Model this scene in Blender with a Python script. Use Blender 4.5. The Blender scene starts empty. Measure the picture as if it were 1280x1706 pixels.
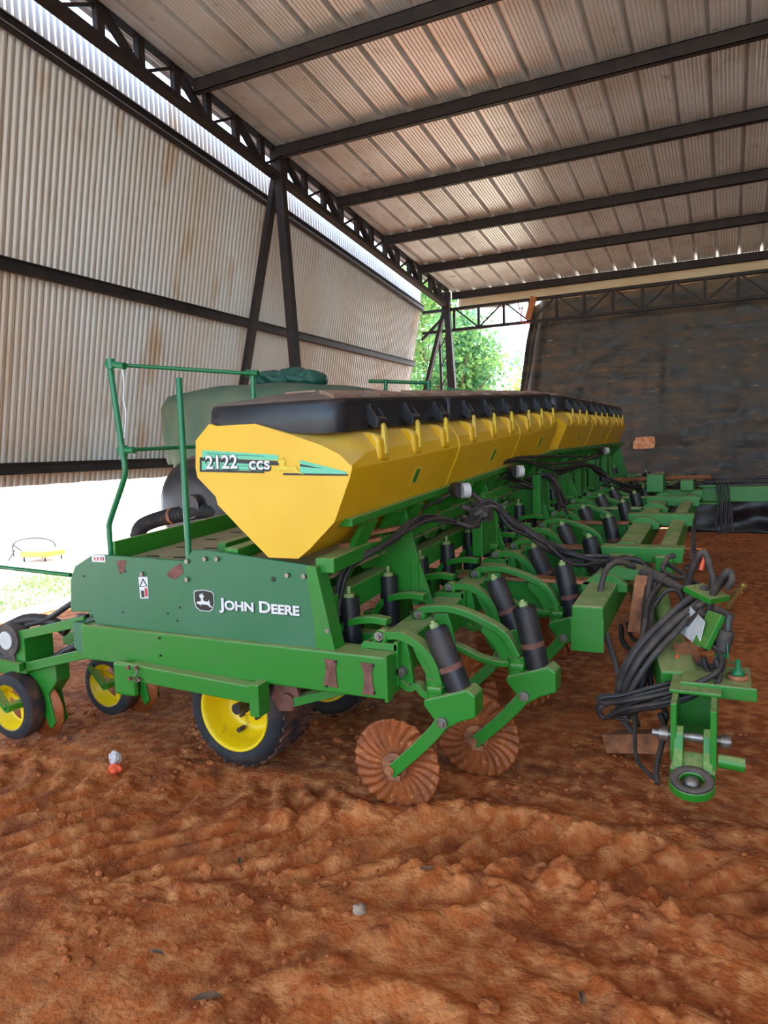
import bpy, bmesh, math, random
from mathutils import Vector, Matrix, noise
random.seed(7)
S = bpy.context.scene
COL = S.collection
V = Vector

# ------------------------------------------------------------------ camera
CP = V((0, 0, 1.65))
RX = V((0.89997452, 0.43481148, -0.03138232))     # camera right, down, forward in world axes
RY = V((0.00838088, -0.08923088, -0.99597571))
RZ = V((-0.43586194, 0.89608974, -0.08394962))
cam = bpy.data.cameras.new('camera'); camo = bpy.data.objects.new('camera', cam); COL.objects.link(camo)
m = Matrix.Identity(4)
for i in range(3):
    m[i][0] = RX[i]; m[i][1] = -RY[i]; m[i][2] = -RZ[i]; m[i][3] = CP[i]
camo.matrix_world = m
cam.sensor_fit = 'HORIZONTAL'; cam.sensor_width = 36; cam.lens = 1185 / 1280 * 36
cam.clip_end = 300
S.camera = camo

# ------------------------------------------------------------------ light
S.view_settings.view_transform = 'Standard'; S.view_settings.look = 'None'
S.view_settings.gamma = 1; S.view_settings.use_curve_mapping = False
S.view_settings.exposure = 1.62
w = bpy.data.worlds.new('sky'); S.world = w; w.use_nodes = True
nt = w.node_tree; nt.nodes.clear()
sk = nt.nodes.new('ShaderNodeTexSky'); sk.sky_type = 'NISHITA'; sk.sun_disc = False
sk.sun_elevation = math.radians(52); sk.sun_rotation = math.radians(20); sk.dust_density = 1.5
bg = nt.nodes.new('ShaderNodeBackground'); bg.inputs[1].default_value = 0.36
wo = nt.nodes.new('ShaderNodeOutputWorld')
nt.links.new(sk.outputs[0], bg.inputs[0]); nt.links.new(bg.outputs[0], wo.inputs[0])
sl = bpy.data.lights.new('sun', 'SUN'); sl.energy = 5.0; sl.angle = math.radians(0.6); sl.color = (1, .97, .92)
so = bpy.data.objects.new('sun', sl); COL.objects.link(so)
sd = V((.06, .50, .86)).normalized()
so.rotation_euler = sd.to_track_quat('Z', 'Y').to_euler(); so.location = (6, 20, 14)

# ------------------------------------------------------------------ helpers
def at(px, py, Y):                                   # point of the photograph at depth Y
    d = RX * ((px - 640) / 1185) + RY * ((py - 853) / 1185) + RZ
    return CP + d * (Y / d.y)
def atx(px, py, X):
    d = RX * ((px - 640) / 1185) + RY * ((py - 853) / 1185) + RZ
    return CP + d * (X / d.x)
def atz(px, py, Z=0):
    d = RX * ((px - 640) / 1185) + RY * ((py - 853) / 1185) + RZ
    return CP + d * ((Z - CP.z) / d.z)

ORG = {}
class MB:
    def __init__(s): s.v = []; s.f = []; s.mi = []; s.mats = []; s.cur = 0; s.sm = []
    def mat(s, m):
        if m not in s.mats: s.mats.append(m)
        s.cur = s.mats.index(m); return s
    def add(s, vs, fs, smooth=False):
        b = len(s.v); s.v += [V(p) for p in vs]
        for f in fs: s.f.append([b + i for i in f]); s.mi.append(s.cur); s.sm.append(smooth)
        return s
    def hexa(s, p):   # 8 corners: bottom 4 (ccw), top 4
        return s.add(p, [(0,3,2,1),(4,5,6,7),(0,1,5,4),(1,2,6,5),(2,3,7,6),(3,0,4,7)])
    def box(s, x0, x1, y0, y1, z0, z1, rise=None):
        if x0 > x1: x0, x1 = x1, x0
        p = [(x0,y0,z0),(x1,y0,z0),(x1,y1,z0),(x0,y1,z0),(x0,y0,z1),(x1,y0,z1),(x1,y1,z1),(x0,y1,z1)]
        if rise: p = [(x, y, z + rise(y)) for x, y, z in p]
        return s.hexa(p)
    def beam(s, a, b, w, h=None, up=(0,0,1)):        # rectangular bar between two points
        h = h or w; a, b = V(a), V(b); d = (b - a).normalized(); u = V(up)
        if abs(d.dot(u)) > .98: u = V((0, 1, 0))
        r = d.cross(u).normalized(); u = r.cross(d)
        r *= w / 2; u *= h / 2
        return s.hexa([a - r - u, a + r - u, b + r - u, b - r - u, a - r + u, a + r + u, b + r + u, b - r + u])
    def prism(s, poly, y0, y1, off=(0,0,0)):          # polygon in XZ, extruded along Y
        n = len(poly); o = V(off)
        vs = [V((x, y0, z)) + o for x, z in poly] + [V((x, y1, z)) + o for x, z in poly]
        return s.add(vs, [tuple(range(n)), tuple(range(2*n-1, n-1, -1))] + [(i, i + n, (i + 1) % n + n, (i + 1) % n) for i in range(n)])
    def prism_x(s, poly, x0, x1):                     # polygon in YZ, extruded along X
        n = len(poly)
        vs = [(x0, y, z) for y, z in poly] + [(x1, y, z) for y, z in poly]
        return s.add(vs, [tuple(range(n-1, -1, -1)), tuple(range(n, 2*n))] + [(i, (i + 1) % n, (i + 1) % n + n, i + n) for i in range(n)])
    def prism_z(s, poly, z0, z1):
        n = len(poly)
        vs = [(x, y, z0) for x, y in poly] + [(x, y, z1) for x, y in poly]
        return s.add(vs, [tuple(range(n-1, -1, -1)), tuple(range(n, 2*n))] + [(i, (i + 1) % n, (i + 1) % n + n, i + n) for i in range(n)])
    def tube(s, pts, r, n=10, cap=True, r1=None, smooth=True):
        pts = [V(p) for p in pts]; r1 = r if r1 is None else r1
        d0 = (pts[1] - pts[0]).normalized(); u = V((0,0,1)) if abs(d0.z) < .9 else V((1,0,0))
        u = (u - d0 * u.dot(d0)).normalized(); vs = []; k = len(pts)
        for i, p in enumerate(pts):
            d = (pts[min(i+1, k-1)] - pts[max(i-1, 0)]).normalized()
            u = (u - d * u.dot(d)).normalized(); q = d.cross(u); rr = r + (r1 - r) * i / (k - 1)
            vs += [p + (u * math.cos(a) + q * math.sin(a)) * rr for a in [j * math.tau / n for j in range(n)]]
        fs = [(i*n + j, i*n + (j+1) % n, (i+1)*n + (j+1) % n, (i+1)*n + j) for i in range(k-1) for j in range(n)]
        s.add(vs, fs, smooth)
        if cap: 
            s.add(vs[:n], [tuple(range(n-1, -1, -1))]); s.add(vs[-n:], [tuple(range(n))])
        return s
    def hose(s, pts, r, n=8, sub=6):
        return s.tube(spline(pts, sub), r, n)
    def cyl(s, a, b, r, n=20, r1=None): return s.tube([a, b], r, n, True, r1)
    def lathe(s, prof, c, n=40, axis='y', wob=None):  # prof: (radius, along)
        vs = []; c = V(c); k = len(prof)
        for r, y in prof:
            for j in range(n):
                a = j * math.tau / n; ca, sa = math.cos(a) * r, math.sin(a) * r
                vs.append(c + (V((ca, y, sa)) if axis == 'y' else V((ca, sa, y)) if axis == 'z' else V((y, ca, sa))))
        return s.add(vs, [(i*n + j, (i+1)*n + j, (i+1)*n + (j+1) % n, i*n + (j+1) % n) for i in range(k-1) for j in range(n)], True)
    def grid(s, fn, us, vs_, smooth=True, close=False):
        nu, nv = len(us), len(vs_)
        vs = [fn(u, v) for u in us for v in vs_]
        return s.add(vs, [(i*nv + j, (i+1)*nv + j, (i+1)*nv + j + 1, i*nv + j + 1) for i in range(nu-1) for j in range(nv-1)], smooth)
    def build(s, name, mat=None, parent=None, org=None, bevel=0, solid=0, seg=2, fixn=True):
        if mat and not s.mats: s.mats = [mat]
        po = ORG[parent.name] if parent else V((0,0,0))
        o_ = V(org) if org is not None else (po if parent else V((0,0,0)))
        me = bpy.data.meshes.new(name)
        me.from_pydata([p - o_ for p in s.v], [], s.f)
        for mt in s.mats: me.materials.append(mt)
        me.polygons.foreach_set('material_index', s.mi); me.polygons.foreach_set('use_smooth', s.sm)
        me.update()
        if fixn and len(s.f) < 60000:
            bm = bmesh.new(); bm.from_mesh(me); bmesh.ops.recalc_face_normals(bm, faces=bm.faces); bm.to_mesh(me); bm.free()
        ob = bpy.data.objects.new(name, me); COL.objects.link(ob)
        ob.location = o_ - po
        if parent: ob.parent = parent
        ORG[ob.name] = o_
        if bevel:
            b = ob.modifiers.new('bevel', 'BEVEL'); b.width = bevel; b.segments = seg; b.limit_method = 'ANGLE'; b.angle_limit = math.radians(35)
            b.harden_normals = False
        if solid:
            b = ob.modifiers.new('solid', 'SOLIDIFY'); b.thickness = solid
        return ob

def spline(pts, sub=6):
    pts = [V(p) for p in pts]; out = []
    P = [pts[0] * 2 - pts[1]] + pts + [pts[-1] * 2 - pts[-2]]
    for i in range(1, len(P) - 2):
        a, b, c, d = P[i-1], P[i], P[i+1], P[i+2]
        for k in range(sub):
            t = k / sub
            out.append(((b*2) + (c - a)*t + (a*2 - b*5 + c*4 - d)*t*t + (b*3 - a - c*3 + d)*t**3) * .5)
    out.append(pts[-1]); return out

def empty(name, loc, label=None, cat=None, group=None, parent=None):
    o = bpy.data.objects.new(name, None); COL.objects.link(o); o.empty_display_size = .1
    po = ORG[parent.name] if parent else V((0,0,0))
    o.location = V(loc) - po; o.parent = parent; ORG[o.name] = V(loc)
    if label: tag(o, label, cat, group)
    return o
def tag(o, label=None, cat=None, group=None, kind=None):
    if label: o['label'] = label
    if cat: o['category'] = cat
    if group: o['group'] = group
    if kind: o['kind'] = kind
    return o
def copy_tree(o, loc, parent=None):
    c = o.copy(); COL.objects.link(c); c.location = loc
    if parent: c.parent = parent
    for ch in o.children:
        d = ch.copy(); COL.objects.link(d); d.parent = c
        for g in ch.children:
            e = g.copy(); COL.objects.link(e); e.parent = d
    return c
def text(body, size, parent, name, mat, pos, caps=False, bold=.0, rotx=90, shear=0, ext=.0015, width=None, rotz=0):
    cu = bpy.data.curves.new(name, 'FONT'); cu.body = body; cu.size = size; cu.extrude = ext; cu.offset = bold; cu.shear = shear
    cu.small_caps_scale = .8
    if caps:
        for i, ch in enumerate(body): cu.body_format[i].use_small_caps = True
    to = bpy.data.objects.new('tmp', cu); COL.objects.link(to)
    bpy.context.view_layer.update()
    me = bpy.data.meshes.new_from_object(to.evaluated_get(bpy.context.evaluated_depsgraph_get()))
    bpy.data.objects.remove(to); bpy.data.curves.remove(cu)
    xs = [v.co.x for v in me.vertices]; k = width / (max(xs) - min(xs)) if width else 1; x0 = min(xs)
    for v in me.vertices: v.co.x = (v.co.x - x0) * k
    me.transform(Matrix.Rotation(math.radians(rotz), 4, 'Z') @ Matrix.Rotation(math.radians(rotx), 4, 'X'))
    me.materials.clear(); me.materials.append(mat)
    o = bpy.data.objects.new(name, me); COL.objects.link(o); o.parent = parent
    o.location = V(pos) - ORG[parent.name]; ORG[o.name] = V(pos)
    return o

# ------------------------------------------------------------------ materials
def lin(c): return tuple(((x/255)/12.92 if x/255 <= .04045 else ((x/255+.055)/1.055)**2.4) for x in c) + (1,)
def base(name, rough=.5, metal=0, spec=.5):
    m = bpy.data.materials.new(name); m.use_nodes = True; nt = m.node_tree; b = nt.nodes['Principled BSDF']
    b.inputs['Roughness'].default_value = rough; b.inputs['Metallic'].default_value = metal
    b.inputs['Specular IOR Level'].default_value = spec
    return m, nt, b
def mixed(name, c1, c2, scale=6, lo=.45, hi=.7, rough=.5, metal=0, bump=0, bscale=60, stretch=(1,1,1), spec=.5, det=6, rough2=None, c3=None, s3=40, l3=.6, h3=.7):
    m, nt, b = base(name, rough, metal, spec); N = nt.nodes.new; L = nt.links.new
    tc = N('ShaderNodeTexCoord'); mp = N('ShaderNodeMapping'); mp.inputs['Scale'].default_value = stretch
    L(tc.outputs['Object'], mp.inputs[0])
    nz = N('ShaderNodeTexNoise'); nz.inputs['Scale'].default_value = scale; nz.inputs['Detail'].default_value = det
    L(mp.outputs[0], nz.inputs['Vector'])
    mr = N('ShaderNodeMapRange'); mr.inputs[1].default_value = lo; mr.inputs[2].default_value = hi; L(nz.outputs[0], mr.inputs[0])
    mx = N('ShaderNodeMix'); mx.data_type = 'RGBA'; mx.inputs[6].default_value = lin(c1); mx.inputs[7].default_value = lin(c2)
    L(mr.outputs[0], mx.inputs[0]); out = mx.outputs[2]
    if c3:
        n3 = N('ShaderNodeTexNoise'); n3.inputs['Scale'].default_value = s3; n3.inputs['Detail'].default_value = 4; L(mp.outputs[0], n3.inputs['Vector'])
        r3 = N('ShaderNodeMapRange'); r3.inputs[1].default_value = l3; r3.inputs[2].default_value = h3; L(n3.outputs[0], r3.inputs[0])
        m3 = N('ShaderNodeMix'); m3.data_type = 'RGBA'; m3.inputs[7].default_value = lin(c3); L(out, m3.inputs[6]); L(r3.outputs[0], m3.inputs[0]); out = m3.outputs[2]
    L(out, b.inputs['Base Color'])
    if rough2 is not None:
        rr = N('ShaderNodeMapRange'); rr.inputs[1].default_value = lo; rr.inputs[2].default_value = hi; rr.inputs[3].default_value = rough; rr.inputs[4].default_value = rough2
        L(nz.outputs[0], rr.inputs[0]); L(rr.outputs[0], b.inputs['Roughness'])
    if bump:
        n2 = N('ShaderNodeTexNoise'); n2.inputs['Scale'].default_value = bscale; n2.inputs['Detail'].default_value = 8; L(mp.outputs[0], n2.inputs['Vector'])
        bp = N('ShaderNodeBump'); bp.inputs['Strength'].default_value = bump; bp.inputs['Distance'].default_value = .02
        L(n2.outputs[0], bp.inputs['Height']); L(bp.outputs[0], b.inputs['Normal'])
    return m
GREEN = mixed('green_paint', (36,122,32), (62,116,46), 5, .5, .85, .38, rough2=.6, c3=(120,92,60), s3=22, l3=.68, h3=.85)
GREEN_SHADE = mixed('green_paint_shaded', (40,106,64), (64,112,80), 3, .45, .9, .42, rough2=.6)  # green paint with the left side's bluish shade put into the colour
GTUBE = mixed('green_rail_paint', (20,110,62), (30,120,74), 6, .4, .8, .3)
GDUST = mixed('dusty_green_paint', (120,150,78), (172,172,122), 7, .35, .75, .7, c3=(140,100,62), s3=18, l3=.6, h3=.8)
YELLOW = mixed('yellow_poly', (228,178,8), (220,168,24), 3, .4, .8, .36, rough2=.5, bump=.05, bscale=20)
YDUST = mixed('dusty_yellow_poly', (236,205,60), (222,190,90), 4, .4, .7, .5)
YRIM = mixed('yellow_rim_paint', (242,200,10), (150,110,40), 9, .58, .75, .4)
def settle(m, c, amt, lo=.35, hi=.95):
    nt = m.node_tree; N = nt.nodes.new; L = nt.links.new; b = nt.nodes['Principled BSDF']
    src = b.inputs['Base Color'].links[0].from_socket
    g = N('ShaderNodeNewGeometry'); sp = N('ShaderNodeSeparateXYZ'); L(g.outputs['True Normal'], sp.inputs[0])
    mr = N('ShaderNodeMapRange'); mr.inputs[1].default_value = lo; mr.inputs[2].default_value = hi; mr.inputs[4].default_value = amt; L(sp.outputs[2], mr.inputs[0])
    nz = N('ShaderNodeTexNoise'); nz.inputs['Scale'].default_value = 9; nz.inputs['Detail'].default_value = 6
    r2 = N('ShaderNodeMapRange'); r2.inputs[1].default_value = .3; r2.inputs[2].default_value = .6; r2.inputs[3].default_value = .45; L(nz.outputs[0], r2.inputs[0])
    mu = N('ShaderNodeMath'); mu.operation = 'MULTIPLY'; L(mr.outputs[0], mu.inputs[0]); L(r2.outputs[0], mu.inputs[1])
    mx = N('ShaderNodeMix'); mx.data_type = 'RGBA'; L(src, mx.inputs[6]); mx.inputs[7].default_value = lin(c); L(mu.outputs[0], mx.inputs[0]); L(mx.outputs[2], b.inputs['Base Color'])
settle(GREEN, (168,170,108), .85, .3, .9)
BLACKP = mixed('black_poly', (20,21,27), (34,32,34), 4, .4, .8, .33, rough2=.5)
LIDTOP = mixed('dusty_lid_top', (140,108,90), (172,140,118), 5, .3, .7, .75)
LIDPIT = mixed('lid_recess', (24,22,28), (50,42,42), 5, .4, .8, .4)
RUBBER = mixed('tyre_rubber', (32,31,33), (84,62,50), 6, .5, .8, .75, bump=.3, bscale=40)
MUDRUB = mixed('muddy_tyre_tread', (50,42,42), (118,76,56), 9, .38, .62, .85, bump=.5, bscale=30)
HOSE = mixed('hose_rubber', (34,30,32), (74,62,56), 9, .45, .8, .5)
HOSE2 = mixed('dusty_hose', (58,50,48), (100,86,74), 12, .45, .8, .6)
CYLM = mixed('black_spring_sleeve', (30,30,34), (66,54,48), 5, .5, .8, .38, rough2=.6)
RUST = mixed('rusted_disc_steel', (160,80,28), (116,58,24), 9, .35, .7, .55, .25, bump=.2, bscale=50, c3=(196,122,60), s3=30, l3=.58, h3=.75)
RUSTP = mixed('rusty_plate', (130,80,66), (98,58,44), 20, .35, .65, .7, bump=.2)
RUSTB = mixed('rust_brown_bar', (176,108,66), (116,74,50), 14, .35, .65, .7, bump=.2)
STEEL = mixed('worn_steel', (150,145,138), (110,92,76), 20, .4, .7, .4, .8)
ZINC = mixed('bright_gauge_face', (205,205,202), (185,185,182), 10, .4, .8, .35)
WHITE = mixed('white_vinyl', (222,220,216), (200,196,190), 30, .4, .8, .5)
BLK = mixed('black_vinyl', (12,12,14), (20,20,22), 30, .4, .8, .45)
TEAL = mixed('teal_vinyl', (96,190,148), (112,198,156), 30, .4, .8, .45)
RED = mixed('red_vinyl', (190,50,60), (170,40,50), 30, .4, .8, .5)
DECY = mixed('yellow_vinyl', (222,190,40), (210,176,40), 30, .4, .8, .45)
ORANGE = mixed('orange_plastic', (235,90,50), (220,80,46), 30, .4, .8, .4)
settle(BLACKP, (132,108,92), .8)
settle(YELLOW, (214,184,112), .7, .1, .7)
settle(HOSE, (110,96,84), .4)
settle(HOSE2, (128,112,96), .4)
DARK = mixed('shed_steel', (40,35,37), (58,48,46), 6, .4, .75, .6, .2)
TREAD = mixed('dusty_tread_plate', (140,135,98), (160,140,110), 8, .4, .7, .8, bump=.1)
TARPG = mixed('green_canvas', (74,100,80), (108,112,88), 3, .4, .75, .7, bump=.3, bscale=6)
TARPG2 = mixed('teal_canvas', (30,84,70), (52,98,84), 6, .4, .75, .55, bump=.3, bscale=12)
WOOD = mixed('orange_wood', (190,120,70), (150,90,50), 12, .4, .7, .7, stretch=(1,1,6))
BARK = mixed('bark', (110,92,78), (80,66,54), 8, .4, .7, .9, bump=.4)

def soil_mat():
    m, nt, b = base('red_soil', .95, 0, .2); N = nt.nodes.new; L = nt.links.new
    tc = N('ShaderNodeTexCoord')
    def nz(sc, det=8, st=None):
        n = N('ShaderNodeTexNoise'); n.inputs['Scale'].default_value = sc; n.inputs['Detail'].default_value = det
        if st:
            mp = N('ShaderNodeMapping'); mp.inputs['Scale'].default_value = st; L(tc.outputs['Object'], mp.inputs[0]); L(mp.outputs[0], n.inputs['Vector'])
        else: L(tc.outputs['Object'], n.inputs['Vector'])
        return n
    a = nz(1.3); r = N('ShaderNodeValToRGB'); e = r.color_ramp.elements
    e[0].position = .3; e[0].color = lin((136,66,30)); e[1].position = .72; e[1].color = lin((198,112,56))
    x = e.new(.5); x.color = lin((170,86,38)); L(a.outputs[0], r.inputs[0])
    c = nz(14, 10); r2 = N('ShaderNodeMapRange'); r2.inputs[1].default_value = .42; r2.inputs[2].default_value = .7; L(c.outputs[0], r2.inputs[0])
    mx = N('ShaderNodeMix'); mx.data_type = 'RGBA'; L(r.outputs[0], mx.inputs[6]); mx.inputs[7].default_value = lin((212,140,84)); L(r2.outputs[0], mx.inputs[0])
    d = nz(5, 8, (1, 1, 1)); r3 = N('ShaderNodeMapRange'); r3.inputs[1].default_value = .52; r3.inputs[2].default_value = .72; L(d.outputs[0], r3.inputs[0])
    m2 = N('ShaderNodeMix'); m2.data_type = 'RGBA'; L(mx.outputs[2], m2.inputs[6]); m2.inputs[7].default_value = lin((128,66,36)); L(r3.outputs[0], m2.inputs[0])
    L(m2.outputs[2], b.inputs['Base Color'])
    h1 = nz(55, 6); v = N('ShaderNodeTexVoronoi'); v.feature = 'DISTANCE_TO_EDGE'; v.inputs['Scale'].default_value = 7; 
    n5 = nz(6, 4); ad = N('ShaderNodeVectorMath'); ad.operation = 'MULTIPLY_ADD'; L(n5.outputs['Color'], ad.inputs[0]); ad.inputs[1].default_value = (.3,.3,.3); L(tc.outputs['Object'], ad.inputs[2]); L(ad.outputs[0], v.inputs['Vector'])
    cr = N('ShaderNodeMapRange'); cr.inputs[1].default_value = 0; cr.inputs[2].default_value = .02; cr.inputs[3].default_value = -.25; cr.inputs[4].default_value = 0; L(v.outputs[0], cr.inputs[0])
    gate = nz(.9, 2); gr = N('ShaderNodeMapRange'); gr.inputs[1].default_value = .5; gr.inputs[2].default_value = .56; L(gate.outputs[0], gr.inputs[0])
    mm = N('ShaderNodeMath'); mm.operation = 'MULTIPLY'; L(cr.outputs[0], mm.inputs[0]); L(gr.outputs[0], mm.inputs[1])
    a2 = N('ShaderNodeMath'); a2.operation = 'ADD'; L(h1.outputs[0], a2.inputs[0]); L(mm.outputs[0], a2.inputs[1])
    bp = N('ShaderNodeBump'); bp.inputs['Strength'].default_value = .65; bp.inputs['Distance'].default_value = .02; L(a2.outputs[0], bp.inputs['Height']); L(bp.outputs[0], b.inputs['Normal'])
    return m
SOIL = soil_mat()
CLOD = mixed('soil_clod', (190,110,60), (150,80,42), 30, .35, .65, .95, bump=.6, bscale=60, spec=.2)
GALV = mixed('galvanised_roof_sheet', (226,232,236), (206,206,202), 1.6, .42, .72, .36, .42, c3=(172,164,152), s3=5, l3=.62, h3=.8)
WALLM = mixed('galvanised_wall_sheet', (214,214,212), (204,188,172), .8, .42, .66, .5, .35, stretch=(1,1,.25), c3=(186,156,120), s3=2.2, l3=.6, h3=.75)
TARPB = mixed('black_tarp_plastic', (54,54,55), (104,90,76), 2.4, .40, .68, .45, rough2=.85, stretch=(.7,1,2.6), bump=.5, bscale=7, c3=(142,114,84), s3=5, l3=.62, h3=.75, det=10)
TARPL = mixed('dark_blue_tarp_plastic', (14,16,24), (30,30,36), 2, .4, .8, .35, bump=.5, bscale=5)
CREAM = mixed('cream_canvas', (244,222,184), (230,196,152), 1.6, .4, .75, .8, stretch=(1,1,4))
CONC = mixed('pale_concrete', (232,232,230), (216,216,212), 2, .4, .7, .85)
WALLW = mixed('white_render', (232,234,236), (214,216,220), 1, .4, .7, .8)

# ------------------------------------------------------------------ setting: soil floor
def rng(a, b, n): return [a + (b - a) * i / n for i in range(n + 1)]
def sstep(a, b, x):
    t = max(0, min(1, (x - a) / (b - a))); return t * t * (3 - 2 * t)
def gp(*pts): return [(atz(a, b).x, atz(a, b).y) for a, b in pts]
# ridges pushed up by wheels: (line, half width, height, crumble)
RIDGES = [(gp((480,1362),(560,1350),(640,1358),(760,1352),(880,1358),(930,1372),(1010,1388),(1120,1410)), .07, .035, .03),
          (gp((700,1455),(780,1465),(850,1450),(930,1450),(985,1490),(1050,1520),(1120,1525),(1190,1545)), .10, .055, .05),
          (gp((640,1560),(690,1535),(740,1522),(800,1520),(860,1490)), .055, .035, .03),
          (gp((1060,1385),(1160,1378),(1280,1390)), .06, .03, .02),
          (gp((520,1660),(600,1640),(700,1650),(760,1690)), .07, .035, .02),
          (gp((340,1700),(400,1650),(470,1625),(560,1610)), .05, .03, .02),
          (gp((1000,1640),(1060,1680),(1180,1700)), .05, .03, .03),
          (gp((700,1290),(800,1300),(940,1330)), .07, .02, .03)]
def seg_d(x, y, line):
    best = 9
    for (ax, ay), (bx, by) in zip(line, line[1:]):
        dx, dy = bx - ax, by - ay; t = ((x - ax) * dx + (y - ay) * dy) / (dx * dx + dy * dy); t = 0 if t < 0 else 1 if t > 1 else t
        d = math.hypot(x - ax - dx * t, y - ay - dy * t)
        if d < best: best = d
    return best
RB = [(min(p[0] for p in l) - .4, max(p[0] for p in l) + .4, min(p[1] for p in l) - .4, max(p[1] for p in l) + .4) for l, *_ in RIDGES]
TRK = gp((60,1345),(200,1395),(330,1400),(470,1405),(600,1400),(720,1395),(850,1410),(960,1420),(1080,1455),(1200,1480))
TW = gp((0,1290),(140,1300),(280,1310),(420,1325),(560,1345))
def crumb(p, sc): return .55 - noise.voronoi(p * sc)[0][0]
def ground_h(x, y):
    near = sstep(-5.2, -4.3, x) * (1 - sstep(1.4, 3.0, x)) * (1 - sstep(8, 13, y)) * sstep(.2, .9, y)
    if near <= 0: return 0.0
    p = V((x, y, 0))
    h = noise.noise(p * 1.1) * .030 + noise.noise(p * 3.1) * .013 + noise.noise(p * 7.5) * .006
    rg = noise.noise(p * 1.7 + V((9, 3, 0)))
    f = sstep(.02, .35, rg)
    if x > -.3: f = max(f, .45 * sstep(-.3, .3, x))
    h += f * (crumb(p, 22) * .016 + crumb(p, 9) * .018)
    h += abs(noise.noise(p * 18 + V((3, 1, 7)))) * .005 + noise.noise(p * 45) * .0018
    q = V((x * .35 + y * .1, y * 1.6, 3)); h += .010 * noise.noise(q * 6)                # drag marks along the machine
    if y < 4:
        for k, (line, wd, ht, cr) in enumerate(RIDGES):
            b = RB[k]
            if b[0] < x < b[1] and b[2] < y < b[3]:
                d = seg_d(x, y, line) + noise.noise(p * 6) * .03
                e = math.exp(-(max(d, 0) / wd) ** 2); h += e * (ht + cr * crumb(p, 16) + cr * .5 * crumb(p, 34))
        d = seg_d(x, y, TRK)
        if d < .30:                                       # lug prints: a row of long soft dimples
            tr = 1 - sstep(.17, .29, d)
            ph = (x * .95 - y * .55) / .155 + noise.noise(p * 2.2) * .7
            h += tr * (sstep(-.6, .8, math.sin(ph * math.tau)) * .036 - .028)
        d = seg_d(x, y, TW)
        if d < .26:
            tr = 1 - sstep(.14, .25, d); ph = (x * .9 + y * .6) / .2 + noise.noise(p * 2) * .8
            h += tr * (sstep(-.6, .8, math.sin(ph * math.tau)) * .022 - .016)
    under = sstep(2.9, 3.4, y)
    return h * near * (1 - .45 * under) - .012 * near
xs = [-60,-40,-28,-20,-15,-12,-10,-8.5,-7.5,-6.8,-6.2,-5.8,-5.4] + rng(-5, 1.6, 540) + rng(1.7, 4, 40) + [5,6,7,9,12,18,26,40]
ys = [-30,-18,-10,-6,-3,-1,0,.4] + rng(.6, 4.2, 330) + rng(4.24, 8, 95) + rng(8.1, 14.5, 60) + [15.5,17,20,25,32,42,60,90]
MB().grid(lambda x, y: (x, y, ground_h(x, y)), xs, ys).build('floor', SOIL, fixn=False)
tag(bpy.data.objects['floor'], kind='structure')
def yard_h(x, y): return (x, y, .012)
BOUNCEG = mixed('pale_bounce_ground', (214,196,170), (184,158,130), .8, .35, .7, .95, bump=.4, bscale=12)  # pale tone added to cut red soil bounce on the roof; front strip unseen
MB().box(-58, -9.75, -28, 12.2, .0, .03).build('floor_outside', CONC); tag(bpy.data.objects['floor_outside'], kind='structure')
b = MB().box(-9.75, -6.75, -28, 88, .0, .014).box(-58, -9.75, 12.2, 88, .0, .014).box(-6.75, 38, 15.2, 88, .0, .014).box(-6.75, 38, -28, -5.2, .0, .014)
tag(b.build('floor_yard', BOUNCEG), kind='structure')
mb = MB()
for i in range(18): mb.box(-16.2, -16 , -14 + i*1.5, -12.53 + i*1.5, 0, 2.6)
tag(mb.build('wall_outside', WALLW), kind='structure')

# ------------------------------------------------------------------ setting: roof, wall
def roof_z(y): return 4.93 - .10 * (y - 14.3)
prof = []                                                     # x offset, z offset inside one 0.35 m pan
for a, z in ((0,0),(.018,.055),(.05,.055),(.068,0)): prof.append((a, z))
for i in range(6):
    a = .105 + i * .04; prof += [(a, 0), (a + .006, .006), (a + .014, .006), (a + .02, 0)]
xsr = []
x = -5.50
while x < 6.2:
    for a, z in prof: xsr.append((x + a, z))
    x += .35
YR = [-5.5, 0, 3.3, 4.9, 6.44, 7.97, 9.55, 11.14, 12.67, 14.4, 14.8]
mb = MB(); n = len(YR)
mb.add([(x, y, roof_z(y) + .02 + z) for x, z in xsr for y in YR], [(i*n + j, (i+1)*n + j, (i+1)*n + j + 1, i*n + j + 1) for i in range(len(xsr)-1) for j in range(n-1)])
ceil = mb.build('ceiling', GALV, fixn=False); tag(ceil, kind='structure')

def g1z(y): return 5.47 - .0866 * (y - 4.46)
def wallx(z): return -5.88 - .2 * (4.714 - z)
mb = MB(); ysw = []; y = -3.0
per = .076
while y < 14.2:
    for k, a in ((0, 0), (.16, .3), (.3, 1), (.5, 1), (.66, .3), (.8, 0)): ysw.append((y + per * k, a * .021))
    y += per
lv = 7
vs = []
for y, a in ysw:
    g = g1z(y); zs = [1.42 + .015 * noise.noise(V((0, y * 3, 1))), 1.6, 2.5, 3.5, g, g + .02, g + .58 + .03 * (math.floor(y / .9) % 2)]
    for j, z in enumerate(zs):
        xx = wallx(min(z, g)); vs.append((xx - a * 1.0, y, z))
mb.add(vs, [(i*lv + j, (i+1)*lv + j, (i+1)*lv + j + 1, i*lv + j + 1) for i in range(len(ysw)-1) for j in range(lv-1)])
tag(mb.build('wall_left', WALLM, fixn=False), kind='structure')
tag(MB().box(6.4, 6.5, -4, 15, 0, 5.9).build('wall_right_unseen', WALLM), kind='structure')  # unseen wall, added to keep the right side of the shed dim

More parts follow.
